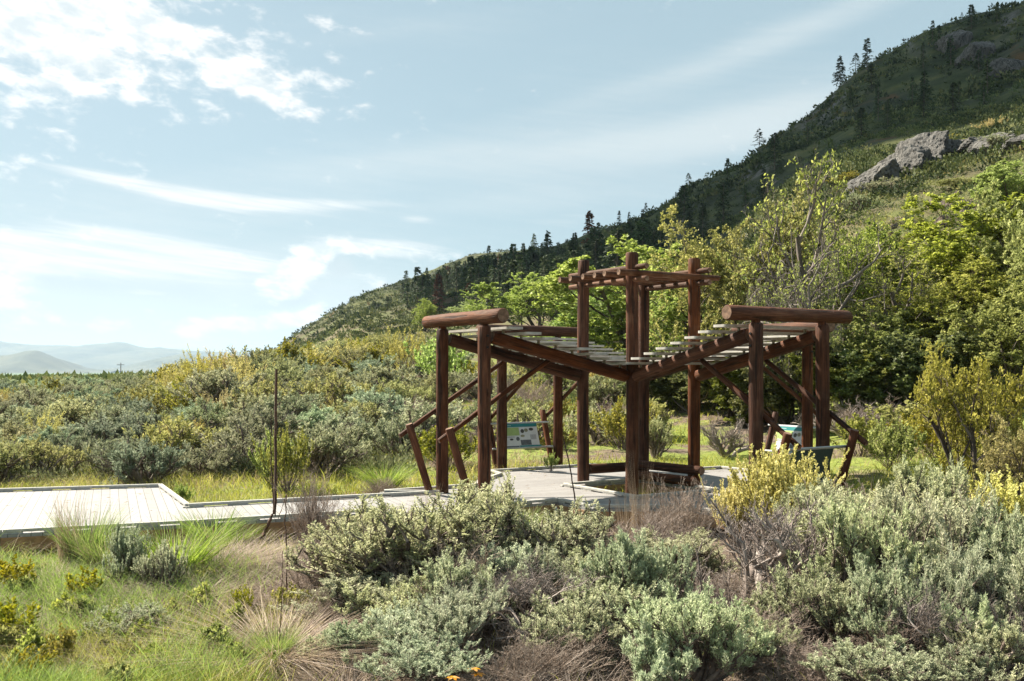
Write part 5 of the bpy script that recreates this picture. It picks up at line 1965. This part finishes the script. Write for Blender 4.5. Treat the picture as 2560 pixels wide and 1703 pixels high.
while nc < 292 and tries < 40000:
    tries += 1
    q = random.random()
    if q < .72:
        px = random.gauss(1250, 150)
        if px < 1060 or px > 1640:
            continue
    elif q < .85:
        px = random.uniform(760, 1100)
        lo_, hi_ = 690, 790
    else:
        px = random.uniform(1500, 2560)
        if nright >= 34:
            continue
        lo_, hi_ = 130, 420
    if px < 760:
        continue
    r, yr = ridge_depth(px)
    if q >= .85:
        y = random.uniform(yr + 30, yr + 330)
    else:
        if yr + 12 > 770:
            continue
        if yr + 34 > 780:
            continue
        y = yr + 34 + (min(790, yr + 200) - yr - 34) * random.random() ** .9
    d = row_depth(px, y)
    if q < .72 and px < 1060:
        continue
    if d is None or d < 125:
        continue
    x = (px - 1280) / F * d
    if any((a - x) ** 2 + (b - d) ** 2 < 5 for a, b in cp):
        continue
    if q < .72 and fbm(np.array([px / 60.]), np.array([y / 40.]), 3, 2)[0] < -.22:
        continue
    cp.append((x, d))
    nright += q >= .85
    h = random.uniform(4.8, 9) if q < .85 else random.uniform(4, 7.5)
    if q < .85 and random.random() < .93 and y - h / d * F < yr + 2:
        continue
    if px < 1000:
        h *= .6
    dy_ = y - yr
    where = 'low on' if dy_ > 120 else ('midway up' if dy_ > 75 else ('high on' if dy_ > 35 else 'just under the skyline of'))
    side = next(t for lim, t in ((900, 'the slope behind the knoll'), (1000, 'the slope right of the knoll'), (1100, 'the slope above the left cross log'), (1200, 'the forest left of the round lime tree'),
                                 (1300, 'the forest above the round lime tree'), (1400, 'the forest right of the round lime tree'), (1500, 'the forest left of the trellis'), (1620, 'the forest above the trellis'),
                                 (1760, 'the dark slope right of the trellis'), (1950, 'the dark slope under the halfway pine'), (2150, 'the dark slope under the open-crowned pine'), (2350, 'the dark slope above the rock slab'), (9999, 'the dark slope at the right edge')) if px < lim)
    rust = random.random() < .03
    lab = ('rust-brown dead conifer ' if rust else ('tall dark conifer ' if h > 8 else ('short dark conifer ' if h < 6.5 else 'dark conifer '))) + where + ' ' + side
    conifer(px, d, h, lab, CR if rust else CF, group='conifers: ' + lab)
    nc += 1
print('conifers', nc)

# ------------------------------------------------------------------ hill scrub (stuff)
def scrub(name, mat, n, r0, r1, p0, p1, size, mask, per=16, wd=.5, flat=.6, lf=(.35, .7)):
    r = r0 * (r1 / r0) ** rng.random(n)
    px = rng.uniform(p0, p1, n)
    x = (px - 1280) / F * r
    k = rng.random(n) < mask(x, r, px)
    x, r = x[k], r[k]
    z = ground(x, r)
    n = len(x)
    s = size * rng.uniform(.5, 1.5, n)
    c = np.repeat(np.stack([x, r, z], 1), per, 0)
    sr = np.repeat(s, per)
    off = nrm(rng.normal(0, 1, (n * per, 3))) * (rng.random((n * per, 1)) ** .5)
    off[:, 2] = np.abs(off[:, 2]) * flat
    pos = c + off * sr[:, None] * .6
    val = np.clip(np.repeat(rng.random(n), per) * .65 + .35 * rng.random(n * per), 0, 1)
    d = nrm(off + rng.normal(0, .5, off.shape) + np.array([0, 0, .5]))
    n2 = len(pos)
    L = sr[:, None] * rng.uniform(*lf, (n2, 1))
    sd2 = nrm(np.cross(d, rng.normal(0, 1, d.shape)))
    V = np.stack([pos, pos + d * L * .5 + sd2 * L * wd * .5, pos + d * L, pos + d * L * .5 - sd2 * L * wd * .5], 1).reshape(-1, 3)
    f = (np.arange(n2) * 4)[:, None] + np.arange(4)
    o = obj(name, mesh_np(name, [(V, f, val)]), M[mat])
    props(o, name.replace('_', ' ') + ' scattered thickly over the slope', 'scrub', kind='stuff')


def hill_mask(x, y, px):
    z = ground(x, y)
    return np.clip(vnoise(x / 14 + 70, y / 14 + 70, 31) * 1.9 - .35, 0.08, 1) * np.clip((z - 7) / 5, 0, 1)


scrub('hillside_scrub', 'scrub', 15000, 190, 900, 560, 2900, 1.9, hill_mask, per=18, lf=(.25, .5))
scrub('knoll_scrub', 'scrub', 5200, 130, 420, 640, 1350, 1.1, lambda x, y, px: np.clip(vnoise(x / 5 + 7, y / 5 + 70, 37) * 2.2 - .5, 0.05, 1) * np.clip((ground(x, y) - 3) / 3, 0, 1), per=22, lf=(.25, .45))
scrub('slope_scrub', 'scrub', 7500, 62, 200, 900, 2900, 1.3, hill_mask, per=70, wd=.55, lf=(.10, .22), flat=.8)
scrub('hillside_grass_clumps', 'flatscrub', 7000, 150, 500, 700, 2900, 1.1, lambda x, y, px: np.clip(vnoise(x / 20 + 7, y / 20 + 70, 37) * 2 - .75, 0.03, 1) * np.clip((ground(x, y) - 2) / 4, 0, 1), per=12)
scrub('distant_flat_scrub', 'flatscrub', 9000, 100, 700, -300, 760, 1.7, lambda x, y, px: np.full(len(x), .8) * np.clip((5.5 - ground(x, y)) / 2, 0, 1), per=14)
scrub('low_sage_cover', 'lowsage', 4200, 23.5, 115, -350, 1150, .62, lambda x, y, px: np.clip(vnoise(x * .25 + 8, y * .25, 91) * 1.8 - .1, 0, 1) * np.clip((1150 - px) / 300, 0, 1), per=110, wd=.35, flat=.9, lf=(.10, .20))
scrub('near_slope_scrub', 'flatscrub', 4200, 42, 160, 1350, 2900, 1.0, lambda x, y, px: np.clip(vnoise(x / 6 + 7, y / 6 + 70, 37) * 1.8 - .3, 0.1, 1), per=70, wd=.4, lf=(.10, .22), flat=.85)

# ------------------------------------------------------------------ rocks
def mat_rock(name, cs):
    m = bpy.data.materials.new(name)
    m.use_nodes = True
    T = NT(m.node_tree)
    o = T.n('ShaderNodeOutputMaterial')
    ge = T.n('ShaderNodeNewGeometry')
    mp = T.n('ShaderNodeMapping')
    T.link(ge.outputs['Position'], mp.inputs[0])
    mp.inputs['Rotation'].default_value = (0, .7, .3)
    mp.inputs['Scale'].default_value = (1, 1, .25)
    a = T.noise(mp.outputs[0], 1.5, 8, .72, .6)
    b = T.noise(ge.outputs['Position'], .25, 4, .6)
    crack = T.sstep(T.noise(mp.outputs[0], .55, 4, .65, .8), .47, .50)
    crack2 = T.sstep(T.noise(mp.outputs[0], .55, 4, .65, .8), .54, .51)
    c = T.ramp(T.math('ADD', T.math('MULTIPLY', a, .6), T.math('MULTIPLY', b, .4)), [(.32, cs[0]), (.5, cs[1]), (.68, cs[2])])
    c = T.mix(T.math('MULTIPLY', T.math('MULTIPLY', crack, crack2), .75), c, tuple(q * .35 for q in cs[0]))
    p = T.n('ShaderNodeBsdfPrincipled')
    T.set(p.inputs['Base Color'], c)
    p.inputs['Roughness'].default_value = .95
    bp = T.n('ShaderNodeBump')
    bp.inputs['Strength'].default_value = .9
    bp.inputs['Distance'].default_value = .5
    T.set(bp.inputs['Height'], a)
    T.link(bp.outputs[0], p.inputs['Normal'])
    T.link(p.outputs[0], o.inputs[0])
    return m


M['rock'] = mat_rock('pale_rock', [(.05, .047, .044), (.12, .115, .108), (.22, .208, .19)])
M['rockd'] = mat_rock('dark_rock', [(.05, .045, .043), (.12, .11, .105), (.21, .195, .185)])
M['rockr'] = mat_rock('brown_rubble', [(.07, .045, .035), (.16, .12, .10), (.27, .23, .20)])


def rock(px, r, wpx, hpx, depth, mat, label, seed, tilt=0.0, cat='rock', name='rock_outcrop', dy=0.0):
    """craggy convex lump from displaced sphere, part buried"""
    import bmesh
    bm = bmesh.new()
    bmesh.ops.create_icosphere(bm, subdivisions=6, radius=1)
    me = bpy.data.meshes.new(name)
    bm.to_mesh(me)
    bm.free()
    co = np.empty(len(me.vertices) * 3, np.float32)
    me.vertices.foreach_get('co', co)
    v = co.reshape(-1, 3).astype(float)
    g = np.random.default_rng(seed)
    # cut by random planes for facets
    for _ in range(26):
        n = nrm(g.normal(0, 1, 3))
        d = g.uniform(.55, .92)
        s = v @ n
        v = v - np.maximum(s - d, 0)[:, None] * n * .92
    q = 1 + .10 * fbm(v[:, 0] * 3 + seed, v[:, 1] * 3 + v[:, 2] * 2, seed, 4) + .07 * fbm(v[:, 0] * 9 + v[:, 2] * 7, v[:, 1] * 9 + seed, seed + 3, 3)
    q = q - .07 * np.abs(fbm(v[:, 0] * 5 + v[:, 2] * 3, v[:, 1] * 5 - v[:, 2] * 6 + seed, seed + 9, 5)) - .05 * np.abs(fbm(v[:, 0] * 14 - v[:, 2] * 9, v[:, 1] * 12 + v[:, 2] * 5, seed + 5, 3))
    v = v * q[:, None]
    m = r / F
    v[:, 0] *= wpx * m / 2
    v[:, 2] *= hpx * m / 2
    v[:, 1] *= depth / 2
    a = tilt
    x, z = v[:, 0].copy(), v[:, 2].copy()
    v[:, 0], v[:, 2] = x * cos(a) - z * sin(a), x * sin(a) + z * cos(a)
    me.vertices.foreach_set('co', v.astype(np.float32).ravel())
    me.update()
    o = obj(name, me, M[mat])
    o.location = at(px, r, dy)
    props(o, label, cat)
    return o


for i, (px, y, wp, hp, dep, mt, lab, ti) in enumerate([
        (2150, 490, 90, 60, 6, 'rock', 'lower left end of the pale cracked rock face', .5),
        (2200, 470, 110, 90, 8, 'rock', 'left part of the pale cracked rock face under the dark slope', .4),
        (2255, 445, 120, 110, 9, 'rock', 'middle part of the pale cracked rock face, the largest', .45),
        (2305, 420, 120, 110, 9, 'rock', 'right part of the pale cracked rock face', .3),
        (2355, 400, 90, 70, 8, 'rock', 'upper right end of the pale cracked rock face', .2),
        (2430, 385, 100, 44, 7, 'rock', 'low pale ledge right of the airy bush', .1),
        (2500, 378, 90, 50, 7, 'rock', 'pale ledge between the airy bush and the right edge', -.1),
        (2560, 372, 90, 50, 7, 'rock', 'pale ledge at the right edge', .1),
        (2390, 118, 70, 60, 14, 'rockd', 'grey cliff near the top of the mountain, left part', -.4),
        (2440, 150, 80, 80, 14, 'rockd', 'grey cliff near the top of the mountain, middle part', -.5),
        (2515, 185, 80, 60, 12, 'rockd', 'grey cliff near the top of the mountain, right part', -.2)]):
    r = row_depth(px, y)
    if r is None:
        r = 200
    rock(px, r, wp * 1.4, hp * 1.6, dep, mt, lab, 40 + i, ti, dy=hp * r / F * .05)
for i in range(26):
    px = 2190 + (i * 37) % 240
    y = 640 - (px - 2190) * .55 + random.uniform(-45, 45)
    rs = np.linspace(40, 120, 300)
    zz = ground((px - 1280) / F * rs, rs)
    yy = HY - F * (zz - CAMZ) / rs
    k = np.where(yy <= y)[0]
    r = rs[k[0]] if len(k) else 80
    w_ = random.uniform(24, 72)
    rock(px, r, w_, w_ * .75, w_ * r / F, 'rockr', 'brown-grey boulder in the rubble chute on the near slope', 90 + i, random.uniform(-.5, .5), name='boulder', cat='boulder')['group'] = 'boulders in the rubble chute'

# ------------------------------------------------------------------ distant utility poles
def pole(px, r, hpx, lab):
    b = at(px, r)
    t_ = thing('utility_pole', lab, 'utility pole', b)
    h = hpx / F * r + (CAMZ - b[2] - (945 - HY) / F * r)
    obj('mast', log_mesh(h, .16, 3, .10, sides=8), M['bark'], t_)
    c = obj('crossarm', box_mesh([(2.4, .12, .14, 0, 0, 0, .01)]), M['bark'], t_)
    c.location = (0, -.2, h - .7)
    for s in (-1.05, -.35, .35, 1.05):
        q = obj('insulator', log_mesh(.22, .05, 4, sides=8, bev=.01), M['steel'], c)
        q.location = (s, 0, .07)


pole(302, 330, 38, 'utility pole on the distant flat, the nearer and taller')
pole(5, 420, 14, 'small utility pole at the far left edge of the horizon')

# ------------------------------------------------------------------ a cloud high to the left, whose shadow lies on the mountainside
def cloud():
    import bmesh
    g = np.random.default_rng(4)
    V, Fc = [], []
    bm = bmesh.new()
    bmesh.ops.create_icosphere(bm, subdivisions=4, radius=1)
    base = np.array([v.co[:] for v in bm.verts])
    fcs = np.array([[v.index for v in f.verts] for f in bm.faces])
    bm.free()
    gs = []
    for i in range(64):
        c = np.array([g.uniform(-72, 72), g.uniform(-150, 150), g.uniform(-6, 16)])
        r = g.uniform(22, 44)
        v = base * (1 + .22 * fbm(base[:, 0] * 2.2 + i, base[:, 1] * 2.2 + base[:, 2] * 1.7, i, 4)[:, None])
        v = v * r * np.array([1, 1, .55]) + c
        gs.append((v, fcs))
    me = mesh_np('cloud', gs, smooth=True)
    m = mat_plain('cloud_white', (.85, .85, .86), 1.0, 0, .03, .02, 0)
    o = obj('cloud', me, m)
    o.location = (-292, 522, 500)
    o.rotation_euler = (0, 0, -.15)
    props(o, kind='structure')


cloud()

# ------------------------------------------------------------------ haze
hz = obj('haze', box_mesh([(34000, 34000, 480, 0, 0, 0, 0)]), [])
hz.location = (0, 0, 480 / 2 - 75)
hm = bpy.data.materials.new('haze')
hm.use_nodes = True
T = NT(hm.node_tree)
o_ = T.n('ShaderNodeOutputMaterial')
pv = T.n('ShaderNodeVolumePrincipled')
pv.inputs['Color'].default_value = (.55, .74, .95, 1)
pv.inputs['Density'].default_value = 6.5e-5
pv.inputs['Anisotropy'].default_value = .2
T.link(pv.outputs[0], o_.inputs['Volume'])
hz.data.materials.append(hm)
props(hz, kind='stuff')
